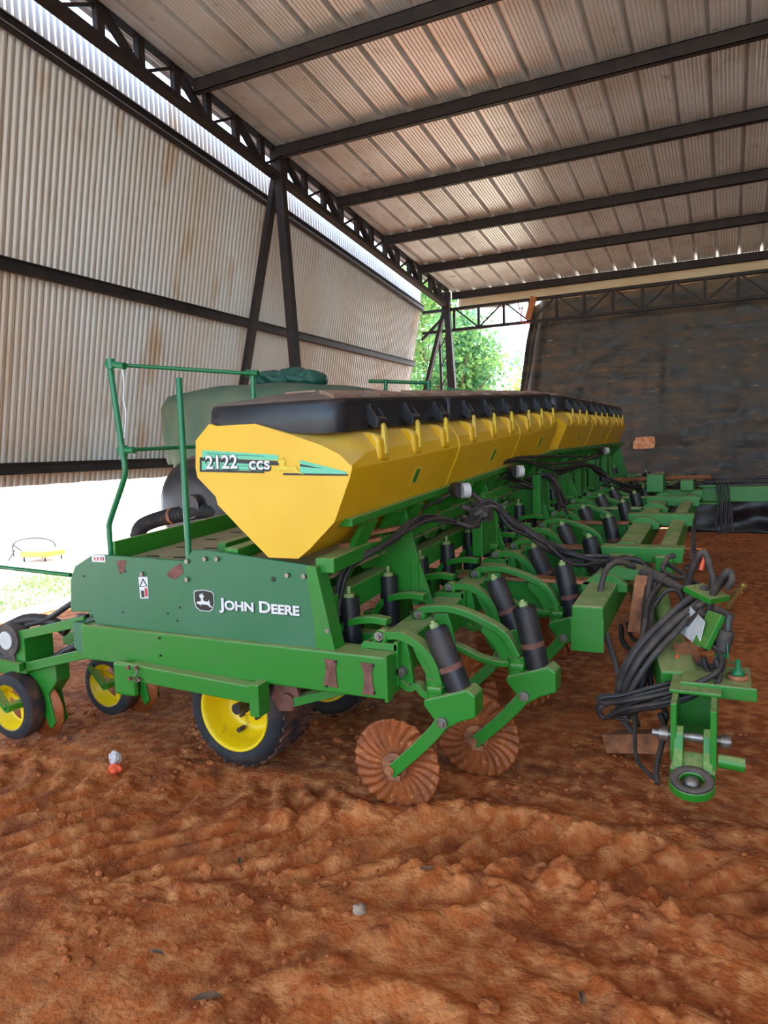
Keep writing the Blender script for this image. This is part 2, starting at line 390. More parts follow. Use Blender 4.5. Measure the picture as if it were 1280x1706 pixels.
# ------------------------------------------------------------------ shed steel
for z, xo, wd, hh, lab in ((None, .06, .07, .11, 'dark steel rail bolted high along the corrugated wall, sloping just below the truss'),
                      (3.5, .06, .06, .12, 'dark steel rail across the middle of the corrugated wall'),
                      (1.6, .06, .06, .12, 'dark steel rail near the bottom edge of the corrugated wall')):
    mb = MB()
    ya, yb = -3, 14.15
    za, zb = (g1z(ya), g1z(yb)) if z is None else (z, z)
    xa, xb = wallx(za) + xo, wallx(zb) + xo
    mb.beam((xa, ya, za), (xb, yb, zb), wd, hh)
    mb.beam((xa + .03, ya, za + hh/2 - .01), (xb + .03, yb, zb + hh/2 - .01), .05, .012)
    mb.beam((xa + .03, ya, za - hh/2 + .01), (xb + .03, yb, zb - hh/2 + .01), .05, .012)
    tag(mb.build('wall_rail', DARK), lab, 'wall rail', 'wall rails')
PL = [(3.15, 'dark steel roof beam nearest the camera, above the top edge of the picture'), (4.75, 'dark roof beam just above the top of the picture'),
      (6.44, 'dark steel roof beam crossing the top of the picture, nearest fully visible one'), (7.97, 'second dark roof beam from the front, meeting the truss above the slanted column'),
      (9.55, 'third dark roof beam from the front'), (11.14, 'fourth dark roof beam from the front'), (12.67, 'fifth dark roof beam, next to last before the cream canvas'),
      (14.4, 'furthest dark roof beam, directly above the cream canvas strip')]
for y, lab in PL[2:]:
    z = roof_z(y) - .05; mb = MB()
    mb.box(-5.25, 6.3, y - .035, y - .029, z - .08, z + .06).box(-5.25, 6.3, y - .035, y + .04, z - .08, z - .072).box(-5.25, 6.3, y - .035, y + .04, z + .052, z + .06)
    mb.box(-5.25, 6.3, y + .034, y + .04, z - .08, z - .05)
    tag(mb.build('roof_beam', DARK), lab, 'roof beam', 'roof beams')

# long truss down the left side
tr = empty('roof_truss', (-5.3, 8.2, 4.9), 'long brown steel lattice truss running under the left edge of the roof', 'truss')
zt = lambda y: 4.96 + .103 * (14.2 - y)
mb = MB(); mb.beam((-5.3, -3, zt(-3)), (-5.3, 14.2, zt(14.2)), .10, .07); mb.build('top_chord', DARK, tr)
mb = MB(); mb.beam((-5.3, -3, zt(-3) - .35), (-5.3, 14.2, zt(14.2) - .35), .12, .07); mb.build('bottom_chord', DARK, tr)
k = 0; y = 3.14
while y < 14.1:
    b = MB(); b.beam((-5.3, y, zt(y) - .32), (-5.3, y, zt(y) - .03), .09, .06, up=(1,0,0)); b.build('upright', DARK, tr)
    if k % 2 == 0: b = MB(); b.beam((-5.3, y + .05, zt(y) - .05), (-5.3, y + .47, zt(y + .5) - .32), .08, .05); b.build('diagonal', DARK, tr)
    else: b = MB(); b.beam((-5.3, y + .05, zt(y) - .32), (-5.3, y + .47, zt(y + .5) - .05), .03, .03); b.build('diagonal', DARK, tr)
    y += .507; k += 1

# splayed columns
def splay(y, lab, zt_):
    c = empty('steel_column', (-5.6, y, 0), lab, 'column', 'splayed columns')
    b = MB(); b.beam((-5.34, y, zt_ + .05), (-6.68, y, 0), .12, .07); b.build('outer_leg', DARK, c)
    b = MB(); b.beam((-5.28, y, zt_ + .05), (-5.02, y, 0), .12, .10); b.build('inner_leg', DARK, c)
    b = MB(); b.box(-5.38, -5.22, y - .06, y + .06, zt_, zt_ + .42); b.build('head', DARK, c)
    b = MB(); b.box(-6.8, -6.55, y - .1, y + .1, 0, .02).box(-5.15, -4.9, y - .1, y + .1, 0, .02); b.build('base_plate', DARK, c)
    return c
splay(8.07, 'dark splayed two-legged steel column standing mid-wall under the truss', 5.2)
c = splay(14.15, 'far splayed steel column in the back corner beside the bright opening', 4.48)
lc = empty('lattice_column', (-5.45, 14.5, 0), 'thin dark lattice column at the left side of the tree opening', 'column')
for xx in (-5.5, -5.34):
    b = MB(); b.beam((xx - .0, 14.5, 0), (xx - .10, 14.5, 4.1), .05, .05); b.build('upright', DARK, lc)
for i in range(10):
    z = .2 + i * .4; b = MB(); b.beam((-5.5 - z*.025, 14.5, z), (-5.34 - z*.025, 14.5, z + .3), .02, .02); b.build('brace', DARK, lc)
tb = empty('back_truss', (-.5, 14.3, 4.14), 'brown steel lattice truss crossing the back end over the black tarpaulin', 'truss')
b = MB(); b.beam((-5.9, 14.3, 4.14), (6.3, 14.3, 4.14), .09, .055); b.build('bottom_chord', DARK, tb)
b = MB(); b.beam((-5.9, 14.3, 4.57), (6.3, 14.3, 4.57), .09, .055); b.build('top_chord', DARK, tb)
x = -5.18; k = 0
while x < 6.2:
    b = MB(); b.beam((x, 14.3, 4.16), (x, 14.3, 4.55), .05, .05, up=(0,1,0)); b.build('upright', DARK, tb)
    s = (k % 2 == 0)
    b = MB(); b.beam((x + (.03 if s else .5), 14.3, 4.57), (x + (.5 if s else .03), 14.3, 4.17), .03, .03); b.build('diagonal', DARK, tb)
    x += .53; k += 1
b = MB(); b.beam((-5.25, 14.25, 4.55), (-5.9, 14.25, 4.0), .05, .05); b.build('knee_brace', DARK, tb)

# cream canvas strip between last beam and truss, black tarpaulin
def canvas(u, v):
    x = -5.15 + u * 11.4; z = roof_z(14.5) - .01 - v * (.34 + .05 * noise.noise(V((x * 2, 0, 0))))
    return (x, 14.49 + .012 * math.sin(v * 3) + .012 * noise.noise(V((x * 1.5, v * 2, 4))), z)
tag(MB().grid(canvas, rng(0, 1, 160), rng(0, 1, 8)).build('canvas_strip', CREAM, solid=.004), 'long cream canvas strip hanging under the furthest roof beam above the back truss', 'canvas')
def tarp(u, v):
    xl = -3.64 - .80 * v + .05 * noise.noise(V((0, 0, v * 5)))
    x = xl + u * (6.2 - xl)
    ztop = 4.74 + .06 * noise.noise(V((x * 1.3, 2, 0))) - .30 * math.exp(-((x + 3.9) / .5) ** 2)
    z = ztop * (1 - v) + .02 * v
    fold = noise.noise(V((x * 1.6 + .25 * noise.noise(V((0, 1, z))), 0, z * .18))) * .10 + noise.noise(V((x * 5, 3, z * .5))) * .035
    crease = -abs(noise.noise(V((x * 1.2, 7, z * 1.9)))) * .10 + noise.noise(V((x * 4, 9, z * 4))) * .018
    edge = .14 * math.exp(-((x - xl) / .35) ** 2) * math.sin((x - xl) * 16)
    return (x, 14.72 + fold + crease + edge, z)
tp = MB().grid(tarp, rng(0, 1, 300), rng(0, 1, 110)).build('black_tarpaulin', TARPB, solid=.004, org=(1.2, 14.72, 0))
tag(tp, 'large dusty black plastic tarpaulin hung as the back wall of the shed', 'tarpaulin')
c = at(1073, 738, 14.5)
mb = MB(); mb.prism([(c.x + .2*a, c.z + .12*b) for a, b in ((-1,-.9),(-.95,.3),(-.8,.45),(-.75,.9),(.2,1),(.95,.95),(1.02,-.2),(.9,-.85),(0,-.95))], 14.50, 14.52)
mb.build('square_patch', mixed('orange_patch', (205,130,88), (226,170,130), 14, .4, .6, .7), tp)
def lower(u, v):
    x = -.9 + u * 7.2; z = .74 * (1 - v)
    return (x, 14.28 - .10 * v + .05 * noise.noise(V((x * 2.4, 1, z * 3))) + .03 * math.sin(v * 9 + noise.noise(V((x, 0, 0))) * 4), z + .01)
tag(MB().grid(lower, rng(0, 1, 160), rng(0, 1, 24)).build('blue_black_tarpaulin', TARPL, solid=.004), 'lower shiny blue black plastic sheet lying against the foot of the black tarpaulin', 'tarpaulin')
c = at(885, 512, 14.17)
w_ = MB(); w_.beam(c + V((-.06, 0, -.22)), c + V((.06, 0, .2)), .07, .12); tag(w_.build('wood_offcut', WOOD, bevel=.004), 'short orange wooden board wedged upright in the back truss', 'wood offcut')
c2 = at(868, 520, 14.24)
w_ = MB(); w_.hose([c2 + V(p) for p in ((-.05,0,.2),(-.02,0,.05),(.04,0,.1),(.0,0,-.1),(.03,0,-.2),(.2,0,-.22))], .012)
tag(w_.build('wire_tangle', RED), 'tangled red wire hanging from the back truss beside the board', 'wire')

# ------------------------------------------------------------------ the planter
def rise(y): return .063 * (y - 2.75) if y < 7.1 else .274 + .015 * (y - 7.1)
PLN = empty('seed_planter', (-1.4, 7.4, 0), 'long green and yellow row crop planter with a row of black-lidded hoppers', 'planter')
Y0 = 2.75
# -- end panel
pp = [(122,944),(152,924),(187,926),(306,935),(318,917),(343,917),(524,944),(546,1084),(537,1088),(157,1040),(150,1020),(115,1020),(115,966)]
pan = [(at(a, b, Y0).x, at(a, b, Y0).z) for a, b in pp]
panel = MB().prism(pan, Y0 + .01, Y0 + .03).build('end_panel', GREEN_SHADE, PLN, bevel=.004)
a, b_ = at(524, 944, Y0), at(550, 1084, Y0)
fl = MB(); fl.hexa([(a.x - .005, Y0, b_.z - .02), (b_.x + .03, Y0, b_.z - .02), (b_.x + .03, Y0 + .10, b_.z - .02), (a.x, Y0 + .1, b_.z - .02),
         (a.x - .05, Y0, a.z), (a.x + .005, Y0, a.z), (a.x + .005, Y0 + .1, a.z), (a.x - .05, Y0 + .1, a.z)])
fl.build('flange', GREEN, panel, bevel=.004)
for px, py in ((343,931),(363,931),(313,935),(313,965),(238,956),(480,958),(508,960),(432,0),(547,1050)):
    if py == 0: continue
    c = at(px, py, Y0 + .01); MB().cyl(c, c + V((0, -.014, 0)), .012, 8).build('bolt', STEEL, panel)
for px, py in ((140,960),(209,952),(205,1020),(280,1022),(300,1012),(296,1034),(270,1078),(456,965)):
    c = at(px, py, Y0 + .01); MB().cyl(c, c + V((0, -.003, 0)), .006 if px != 456 else .013, 10).build('hole', BLK, panel)
for pts in ([(192,935),(208,933),(206,950),(198,958)], [(276,955),(288,945),(300,938),(304,955),(290,966),(278,962)]):
    MB().prism([(at(a, b, Y0).x, at(a, b, Y0).z) for a, b in pts], Y0 + .008, Y0 + .0115).build('worn_paint_patch', RUSTP, panel)
def decal(parent, name, mat, poly, y, t=.0015):
    return MB().prism([(at(a, b, y).x, at(a, b, y).z) for a, b in poly], y - t, y).build(name, mat, parent)
yd = Y0 + .009
decal(panel, 'warning_label', WHITE, [(231,961),(246,961),(248,997),(234,997)], yd)
decal(panel, 'warning_label', BLK, [(232,978),(238.5,963),(246,977)], yd - .0015, .001)
decal(panel, 'warning_label', WHITE, [(234.5,976.5),(238.6,967),(243.6,976)], yd - .0025, .001)
decal(panel, 'warning_label', BLK, [(235,984),(240,984),(241,995),(236,995)], yd - .0015, .001)
decal(panel, 'warning_label', RED, [(241,980),(245.5,980),(246.5,994),(242,994)], yd - .0015, .001)
decal(panel, 'warning_label', WHITE, [(153,924),(175,925),(176,937),(154,936)], yd)
for q in (157, 162, 167, 171): decal(panel, 'warning_label', RED, [(q,928),(q+2,928),(q+2,934),(q,934)], yd - .0015, .001)
sh = [(323,986),(326,983.5),(340,982.5),(353,985.5),(356,989),(357.5,1005),(355,1015),(349,1019),(334,1017.5),(327,1012),(324,1002)]
logo = decal(panel, 'logo_shield', WHITE, sh, yd)
cx_, cy_ = 340, 1001
decal(panel, 'shield_field', BLK, [(cx_ + (a - cx_) * .93, cy_ + (b - cy_) * .93) for a, b in sh], yd - .0015, .001)
DZ = [(88,182),(130,172),(132,145),(113,128),(118,118),(108,96),(120,108),(133,88),(136,108),(150,80),(150,110),(168,118),(155,135),(156,165),(195,182),(212,175),(215,158),(226,182),(232,215),(268,254),(228,238),(205,215),(160,210),(122,210),(136,228),(104,203),(86,200)]
DEER = [((a - 175) / 92, (165 - b) / 92) for a, b in DZ]
decal(panel, 'leaping_deer', WHITE, [(315 + a / 6.564, 975 + b / 6.57) for a, b in DZ], yd - .0025, .001)
ta, tb_ = at(366, 1014, yd), at(500, 1029, yd)
hgt = (at(366, 996, yd).z - at(366, 1014, yd).z)
for dx, mt, dy in ((.0045, BLK, .0), (0, WHITE, .0015)):
    tx = text('John Deere', hgt * 1.42, panel, 'brand_lettering', mt, (ta.x + dx, yd - .0005 - dy, ta.z - dx * .7), caps=True, bold=.0024, width=tb_.x - ta.x, ext=.0008)

# -- side beam with rust plates
sb = MB().box(-3.2, -1.335, Y0 - .03, Y0 + .14, .567, .757).build('side_beam', GREEN, PLN, bevel=.008)
MB().prism([(-3.27,.62),(-3.185,.575),(-3.185,.765),(-3.27,.765)], Y0 - .02, Y0 + .1).build('beam_end_plate', GREEN_SHADE, sb)
MB().box(-1.345, -1.33, Y0 - .036, Y0 + .02, .560, .765).build('beam_cap', GREEN, sb)
for pts in ([(541,1097),(562,1100),(560,1113),(561,1130),(564,1146),(539,1140),(543,1126),(544,1112)],
            [(601,1103),(624,1106),(620,1120),(622,1140),(626,1158),(604,1156),(608,1138),(607,1120)]):
    MB().prism([(at(a, b, Y0-.03).x, at(a, b, Y0-.03).z) for a, b in pts], Y0 - .036, Y0 - .029).build('rusty_patch', RUSTP, sb)
for px, py in ((266,1063),(268,1092),(622,1109),(624,1154),(545,1143),(560,1102)):
    c = at(px, py, Y0 - .03); MB().cyl(c + V((0,-.008,0)), c + V((0, .003, 0)), .006, 8).build('hole', BLK, sb)
# lower arm and bracket
lw = MB().beam((-2.80, Y0 - .06, .555), (-1.985, Y0 - .06, .525), .07, .085).build('lower_arm', GREEN, PLN, bevel=.006)
MB().box(-2.02, -1.965, Y0 - .11, Y0 - .02, .43, .585).build('arm_end_plate', GREEN, lw, bevel=.004)
br = MB().box(-2.90, -2.755, Y0 - .10, Y0 - .06, .425, .60).build('arm_bracket', GREEN, PLN, bevel=.015)
for px, py in ((215,1112),(228,1113),(218,1130),(232,1131)):
    c = at(px, py, Y0 - .1); MB().cyl(c + V((0, -.012, 0)), c + V((0,.01,0)), .011, 8).build('bolt', RUSTP, br)
ch = at(225, 1120, Y0 - .115)
MB().hose([ch + V((.02,0,.02)), ch + V((.01,0,-.01)), ch + V((-.015,0,-.03)), ch + V((.01,0,-.05)), ch + V((.035,0,-.035))], .004).build('chain', STEEL, br)
lk = MB().prism([(-1.98,.56),(-1.86,.56),(-1.84,.50),(-1.88,.42),(-1.96,.41),(-2.0,.47)], Y0 + .04, Y0 + .07)
lk.cyl((-1.90, Y0 + .02, .47), (-1.90, Y0 + .2, .47), .04).build('axle_hanger', RUSTP, PLN, bevel=.004)
MB().beam((-1.88, Y0 + .05, .47), (-1.55, Y0 + .2, .55), .06, .04).build('axle_link', GREEN, PLN)

# -- ground wheels
def wheel(name, c, R, wd, rimr, parent, tread=True, n=56):
    c = V(c); h = wd / 2
    w_ = MB(); w_.mat(RUBBER); w_.lathe([(rimr, -h + .02), (rimr + .012, -h + .004), (R * .86, -h), (R * .955, -h + .018), (R, -h + .045)], c, n)
    w_.mat(MUDRUB); w_.lathe([(R, -h + .045), (R * 1.012, 0), (R, h - .045)], c, n)
    w_.mat(RUBBER); w_.lathe([(R, h - .045), (R * .955, h - .018), (R * .86, h), (rimr, h - .02)], c, n)
    if tread:
        w_.mat(MUDRUB)
        for k in range(30):
            for sgn in (-1, 1):
                a = (k + (.5 if sgn > 0 else 0)) * math.tau / 30
                p0 = c + V((math.cos(a) * R * 1.01, sgn * (h - .03), math.sin(a) * R * 1.01))
                p1 = c + V((math.cos(a + .14) * R * 1.015, sgn * .01, math.sin(a + .14) * R * 1.015))
                w_.beam(p0, p1, .022, .012, up=(math.cos(a), 0, math.sin(a)))
    t = w_.build('ground_wheel', None, parent, org=c)
    rim = MB().lathe([(rimr + .006, -h + .012), (rimr + .004, -h + .004), (rimr - .008, -h + .008), (rimr - .014, -h + .03), (rimr * .90, -h + .05), (rimr * .86, -h + .09),
                (rimr * .80, -h * .1), (rimr * .62, -h * .0 + .01), (rimr * .52, -.01), (rimr * .30, -.012), (rimr * .12, -.03), (.001, -.03)], c, n)
    rim.lathe([(rimr * .80, -h * .1), (rimr * .86, h - .09), (rimr, h - .01)], c, n)
    r = rim.build('rim', YRIM, t, org=c)
    hb = MB().cyl(c + V((0, -.09, 0)), c + V((0, .1, 0)), rimr * .17, 16)
    for k in range(5):
        a = k * math.tau / 5 + .3; q = c + V((math.cos(a) * rimr * .42, -.02, math.sin(a) * rimr * .42)); hb.cyl(q + V((0, -.025, 0)), q, .012, 6)
    for a in (-1.9, 2.5, .35): 
        q = c + V((math.cos(a) * rimr * .72, -h * .3, math.sin(a) * rimr * .72)); hb.cyl(q + V((0, -.02, 0)), q + V((0, .03, 0)), .014, 8)
    hb.build('hub', HOSE, t)
    return t
wheel('ground_wheel', (-2.37, 3.13, .292), .302, .36, .212, PLN)
wheel('ground_wheel', (-2.30, 3.90, .305), .305, .30, .212, PLN)
MB().cyl((-2.37, 2.98, .3), (-2.3, 4.0, .3), .03).build('axle', HOSE, PLN)
MB().beam((-2.30, 3.45, .34), (-2.2, 3.45, .8), .08, .1).build('wheel_strut', GREEN, PLN)

# -- toolbars and frame
YE = 12.4; YM = 7.1
def rbox(name, x0, x1, z0, z1, y0=Y0 + .05, y1=YE, mat=GREEN, parent=PLN, bevel=.006, top=None):
    b = MB(); seg = [y0] + ([YM] if y0 < YM < y1 else []) + [y1]
    for a, c in zip(seg, seg[1:]):
        b.box(x0, x1, a, c, z0, z1, rise)
    o = b.build(name, mat, parent, bevel=bevel)
    if top:
        b = MB()
        for a, c in zip(seg, seg[1:]): b.box(x0 + .008, x1 - .008, a + .01, c, z1, z1 + .003, rise)
        b.build('dusty_top_face', top, o)
    return o
rbox('front_toolbar', -1.50, -1.34, .60, .758, Y0 + .14, top=GDUST)
rbox('rear_toolbar', -3.02, -2.88, .60, .76, Y0 + .14)
rbox('main_frame_tube', -2.3, -2.08, .74, .96, Y0 + .14)
rbox('middle_frame_tube', -1.80, -1.70, .84, .96, Y0 + .14)
rbox('hopper_rail', -1.63, -1.55, 1.305, 1.345, Y0 + .1)
rbox('lower_hopper_rail', -1.72, -1.62, 1.10, 1.17, Y0 + .04, 9.5)
rbox('rear_hopper_rail', -2.24, -2.16, 1.14, 1.20, Y0 + .04, 11.9)
y = Y0 + .35
while y < YE:
    MB().box(-3.0, -1.5, y - .04, y + .04, .64 + rise(y), .74 + rise(y)).build('cross_member', GREEN, PLN, bevel=.005)
    y += 1.35
# hopper supports: upright gussets and sloping slats
y = 3.55
while y < 12.2:
    z = rise(y)
    MB().prism([(-1.9, .84 + z), (-1.44, .76 + z), (-1.52, 1.0 + z), (-1.60, 1.31 + z), (-1.68, 1.31 + z), (-1.80, 1.10 + z)], y - .012, y + .012).box(-1.56, -1.52, y - .03, y + .03, .76 + z, 1.0 + z).build('hopper_bracket', GREEN, PLN, bevel=.002)
    y += 1.42
y = 3.1
while y < 12.2:
    z = rise(y)
    MB().beam((-1.585, y, 1.30 + z), (-1.78, y + .03, .99 + z), .10, .03).build('slat', GREEN, PLN); y += .30
for yy in (4.75, 6.4, 8.3, 9.2, 10.2):
    z = rise(yy)
    MB().prism_x([(yy - .17, .80 + z), (yy + .17, .80 + z), (yy + .09, 1.22 + z), (yy - .09, 1.22 + z)], -1.53, -1.50).box(-1.56, -1.49, yy - .19, yy - .16, .8 + z, 1.18 + z).box(-1.56, -1.49, yy + .16, yy + .19, .8 + z, 1.18 + z).build('tower_plate', GREEN, PLN, bevel=.004)

# -- platform
rbox('walkway_plate', -3.02, -2.52, 1.085, 1.10, Y0 + .03, 12.0, TREAD, bevel=0)
rbox('kick_board', -3.06, -3.04, 1.085, 1.20, Y0 + .1, 12.0, GREEN)
rbox('walkway_front_angle', -2.50, -2.44, 1.09, 1.17, Y0 + .3, 12.0, GREEN)
for i in range(12):
    for j in range(2): MB().box(-2.92 + j * .2, -2.84 + j * .2, 2.95 + i * .25, 2.975 + i * .25, 1.098 + rise(2.95 + i*.25), 1.104 + rise(2.95+ i*.25)).build('tread_slot', BLK, PLN)
rbox('dusty_deck', -2.44, -1.72, 1.04, 1.055, Y0 + .04, 6.5, TREAD, bevel=0)
# handrails
R1 = MB(); pts = [at(185, 925, 2.86), at(182, 885, 2.86), at(184, 866, 2.86), at(206, 800, 2.86), at(208, 775, 2.86), at(204, 750, 2.86), at(184, 615, 2.86), at(183, 604, 2.86)]
hr = R1.hose(pts, .016, 12, 4).build('handrail_post', GTUBE, PLN)
MB().cyl(at(298, 630, 2.86), at(315, 932, 2.80), .0165, 14).build('handrail_post', GTUBE, PLN)
MB().cyl(at(183, 607, 2.86), at(428, 623, 3.35), .011, 12).build('handrail_bar', GTUBE, PLN)
MB().cyl(at(203, 750, 2.86), at(330, 744, 3.35), .011, 12).build('handrail_bar', GTUBE, PLN)
MB().cyl(at(421, 618, 3.35), at(424, 700, 3.35), .015, 12).build('handrail_post', GTUBE, PLN)
for p, q in (((178,606),(208,610)), ((198,750),(224,750))):
    MB().cyl(at(*p, 2.86), at(*q, 2.87), .019, 12).cyl(at((p[0]+6), p[1]-8, 2.86), at((p[0]+7), p[1]+9, 2.86), .024, 12).build('rail_coupling', GTUBE, PLN, bevel=.003)
MB().cyl(at(410, 622, 3.35), at(430, 623, 3.36), .021, 12).build('rail_coupling', GTUBE, PLN)
MB().hose([at(204,612,2.87), at(207,640,2.87), at(206,665,2.87), at(210,690,2.87), at(207,730,2.87)], .005).build('chain', WHITE, PLN)
for a, b, d in (((614,635),(716,638),(643,660)), ((745,648),(838,660),(748,662))):
    yy = 7.0 if a[0] < 700 else 9.0
    mb = MB().cyl(at(*a, yy), at(*b, yy + .3), .02, 10); mb.build('handrail_bar', GTUBE, PLN)
    MB().cyl(at(a[0] + (29 if yy < 8 else 2), a[1] - 3, yy), at(d[0], d[1] + 18, yy), .022, 10).build('handrail_post', GTUBE, PLN)
    if yy < 8: MB().cyl(at(714, 634, yy + .3), at(716, 668, yy + .3), .028, 10).build('handrail_post', GTUBE, PLN)

# -- hoppers
CT = -1.93
prof0 = [(-1.50,1.645),(-1.487,1.58),(-1.50,1.54),(-1.585,1.345),(-1.72,1.22),(-1.785,1.172),(-1.95,1.172),(-2.10,1.30),(-2.235,1.42),(-2.245,1.46),(-2.352,1.555),(-2.36,1.60),(-2.35,1.735),(-2.262,1.812),(-2.22,1.80)]
topT = [(-2.05,1.80),(-1.85,1.797),(-1.70,1.79),(-1.61,1.765),(-1.54,1.70)]
def hopper(y0, y1, near_cap, far_cap, idx):
    b = MB(); full = prof0 + topT; NT = [(at(a, b, Y0).x, at(a, b, Y0).z) for a, b in ((425,706),(487,725),(534,741),(566,757),(584,775))]
    n = len(full)
    rings = []
    def ring(y, s=1.0, drop=0, sub=0):
        out = []
        for x, z in full:
            zz = z; xx = x
            if sub: xx = CT + (x - CT) * (1 - sub); zz = 1.5 + (z - 1.5) * (1 - sub)
            if drop:                                        # the end wall's shoulder curves down towards the front
                if len(out) >= len(prof0): tx, tz = NT[len(out) - len(prof0)]; xx += (tx - xx) * drop; zz += (tz - zz) * drop
                if len(out) == 0: xx += (-1.487 - xx) * drop; zz += (1.598 - zz) * drop
            out.append((xx, y, zz + rise(y)))
        return out
    if near_cap: rings += [ring(y0, drop=1), ring(y0 + .02, drop=.95), ring(y0 + .08, drop=.6), ring(y0 + .14, drop=.25), ring(y0 + .2)]
    else: rings += [ring(y0)]
    yy = y0 + .35
    while yy < y1 - .2: rings.append(ring(yy)); yy += .3
    if far_cap: rings += [ring(y1 - .12), ring(y1 - .02, sub=.02), ring(y1, sub=.06)]
    else: rings += [ring(y1 - .03), ring(y1 - .028, sub=-.012), ring(y1, sub=-.012)]
    vs = [p for r in rings for p in r]
    b.add(vs, [(i*n + j, i*n + (j+1) % n, (i+1)*n + (j+1) % n, (i+1)*n + j) for i in range(len(rings)-1) for j in range(n)], True)
    b.add(rings[0], [tuple(range(n))]); b.add(rings[-1], [tuple(range(n-1, -1, -1))])
    o = b.build('seed_hopper', YELLOW, PLN, org=(CT, (y0 + y1) / 2, 1.17 + rise((y0 + y1) / 2)))
    mod = o.modifiers.new('w', 'WEIGHTED_NORMAL') if False else None
    o.data.set_sharp_from_angle(angle=math.radians(22))
    bv = o.modifiers.new('bevel', 'BEVEL'); bv.width = .012; bv.segments = 3; bv.limit_method = 'ANGLE'; bv.angle_limit = math.radians(24)
    # lid
    a0 = y0 + (.02 if near_cap else .012); a1 = y1 - (.0 if not far_cap else .03)
    lp = []
    def lring(ins, z, ry):
        x0, x1, ya, yb = -2.31 + ins, -1.555 - ins, a0 + ins, a1 - (ins if (far_cap or True) else 0)
        out = []; N = 7
        for (cx, cy, s) in ((x1 - ry, ya + ry, 0), (x1 - ry, yb - ry, 1), (x0 + ry, yb - ry, 2), (x0 + ry, ya + ry, 3)):
            for k in range(N):
                t = -math.pi/2 + s * math.pi/2 + k / (N-1) * math.pi/2
                out.append((cx + ry * math.cos(t), cy + ry * math.sin(t)))
        return [(x, y, z + rise(y) + (.035 * min(1, max(0, (x + 2.25) / .5)) * (-1) if z < 1.80 else 0)) for x, y in out]
    rc = .10 if near_cap else .03
    lr = [lring(.0, 1.775, rc), lring(-.006, 1.80, rc), lring(-.002, 1.872, rc), lring(.006, 1.892, rc), lring(.02, 1.900, rc), lring(.20, 1.930, .03), lring(.26, 1.938, .02)]
    b = MB().mat(BLACKP); n2 = len(lr[0])
    b.add([p for r in lr for p in r], [(i*n2 + j, i*n2 + (j+1) % n2, (i+1)*n2 + (j+1) % n2, (i+1)*n2 + j) for i in range(len(lr)-1) for j in range(n2)], True)
    b.add(lr[0], [tuple(range(n2-1, -1, -1))]); b.mat(LIDTOP); b.add(lr[-1], [tuple(range(n2))])
    lid = b.build('hopper_lid', None, o); lid.data.set_sharp_from_angle(angle=math.radians(40))
    for k in range(3):                                       # raised dusty ribs on the sloping front of the lid
        yc = a0 + (k + .5) * (a1 - a0) / 3; h_ = (a1 - a0) / 6
        def sl(x, y, dz): return (x, y, 1.898 + (-1.575 - x) * .175 + dz + rise(y) - .035 * 0)
        q = [(-1.585, yc - h_ * .95), (-1.585, yc + h_ * .25), (-1.755, yc + h_ * .75), (-1.755, yc - h_ * .25)]
        b = MB().hexa([sl(x, y, -.01) for x, y in q] + [sl(x, y, .012) for x, y in q]); b.build('lid_rib', LIDTOP, o, bevel=.004)
    b = MB(); q = [(-1.84, a0 + .28), (-1.84, a1 - .28), (-2.02, a1 - .28), (-2.02, a0 + .28)]
    b.hexa([(x, y, 1.93 + rise(y)) for x, y in q] + [(x, y, 1.947 + rise(y)) for x, y in q]); b.build('lid_crown', LIDTOP, o, bevel=.005)
    # latches
    for k in range(3):
        yc = y0 + (.34 if near_cap else .27) + k * (.42 if near_cap else .45); r_ = rise(yc)
        b = MB().mat(BLACKP)
        for s in (-.045, .045):
            b.prism([(-1.56, 1.85), (-1.54, 1.852), (-1.50, 1.79), (-1.497, 1.745), (-1.515, 1.74), (-1.56, 1.78)], yc + s - .009, yc + s + .009, (0, 0, r_))
        b.cyl((-1.515, yc - .05, 1.775 + r_), (-1.515, yc + .05, 1.775 + r_), .026, 14)
        b.box(-1.56, -1.535, yc - .045, yc + .045, 1.76 + r_, 1.86 + r_)
        b.build('latch', None, o, bevel=.002)
        b = MB(); b.add([(x, yc + s, z + r_) for s in (-.015, .017) for x, z in ((-1.535, 1.80), (-1.50, 1.788), (-1.482, 1.75), (-1.478, 1.70), (-1.474, 1.62), (-1.495, 1.62), (-1.50, 1.70), (-1.50, 1.75), (-1.512, 1.775), (-1.535, 1.785))],
              [tuple(range(10)), tuple(range(19, 9, -1))] + [(i, i+10, (i+1) % 10 + 10, (i+1) % 10) for i in range(10)])
        b.build('latch_strap', YDUST, o, bevel=.004)
        b = MB(); b.prism([(-1.60, 1.735), (-1.51, 1.72), (-1.483, 1.69), (-1.478, 1.59), (-1.56, 1.56)], yc - .07, yc + .045, (0, 0, r_)); b.build('latch_boss', YELLOW, o, bevel=.018, seg=3)
    # sticker
    yc = (y0 + y1) / 2 + .1; r_ = rise(yc)
    n_ = V((.2, 0, -.09)).normalized()
    def fp(dy, t, off): 
        p0 = V((-1.50, yc + dy, 1.535 + r_)); p1 = V((-1.585, yc + dy, 1.345 + r_)); return p0 + (p1 - p0) * t + n_ * off
    for (mt, dy, t0, t1, off, nm) in ((DECY, .042, .08, .66, .001, 'hopper_sticker'), (GREEN, .024, .17, .55, .0022, 'hopper_sticker')):
        b = MB(); b.hexa([fp(-dy, t1, 0), fp(dy, t1, 0), fp(dy, t1, off), fp(-dy, t1, off), fp(-dy, t0, 0), fp(dy, t0, 0), fp(dy, t0, off), fp(-dy, t0, off)]); b.build(nm, mt, o)
    return o
HP = []
for i in range(3): HP.append(hopper(Y0 + i * 1.42, Y0 + (i + 1) * 1.42, i == 0, i == 2, i))
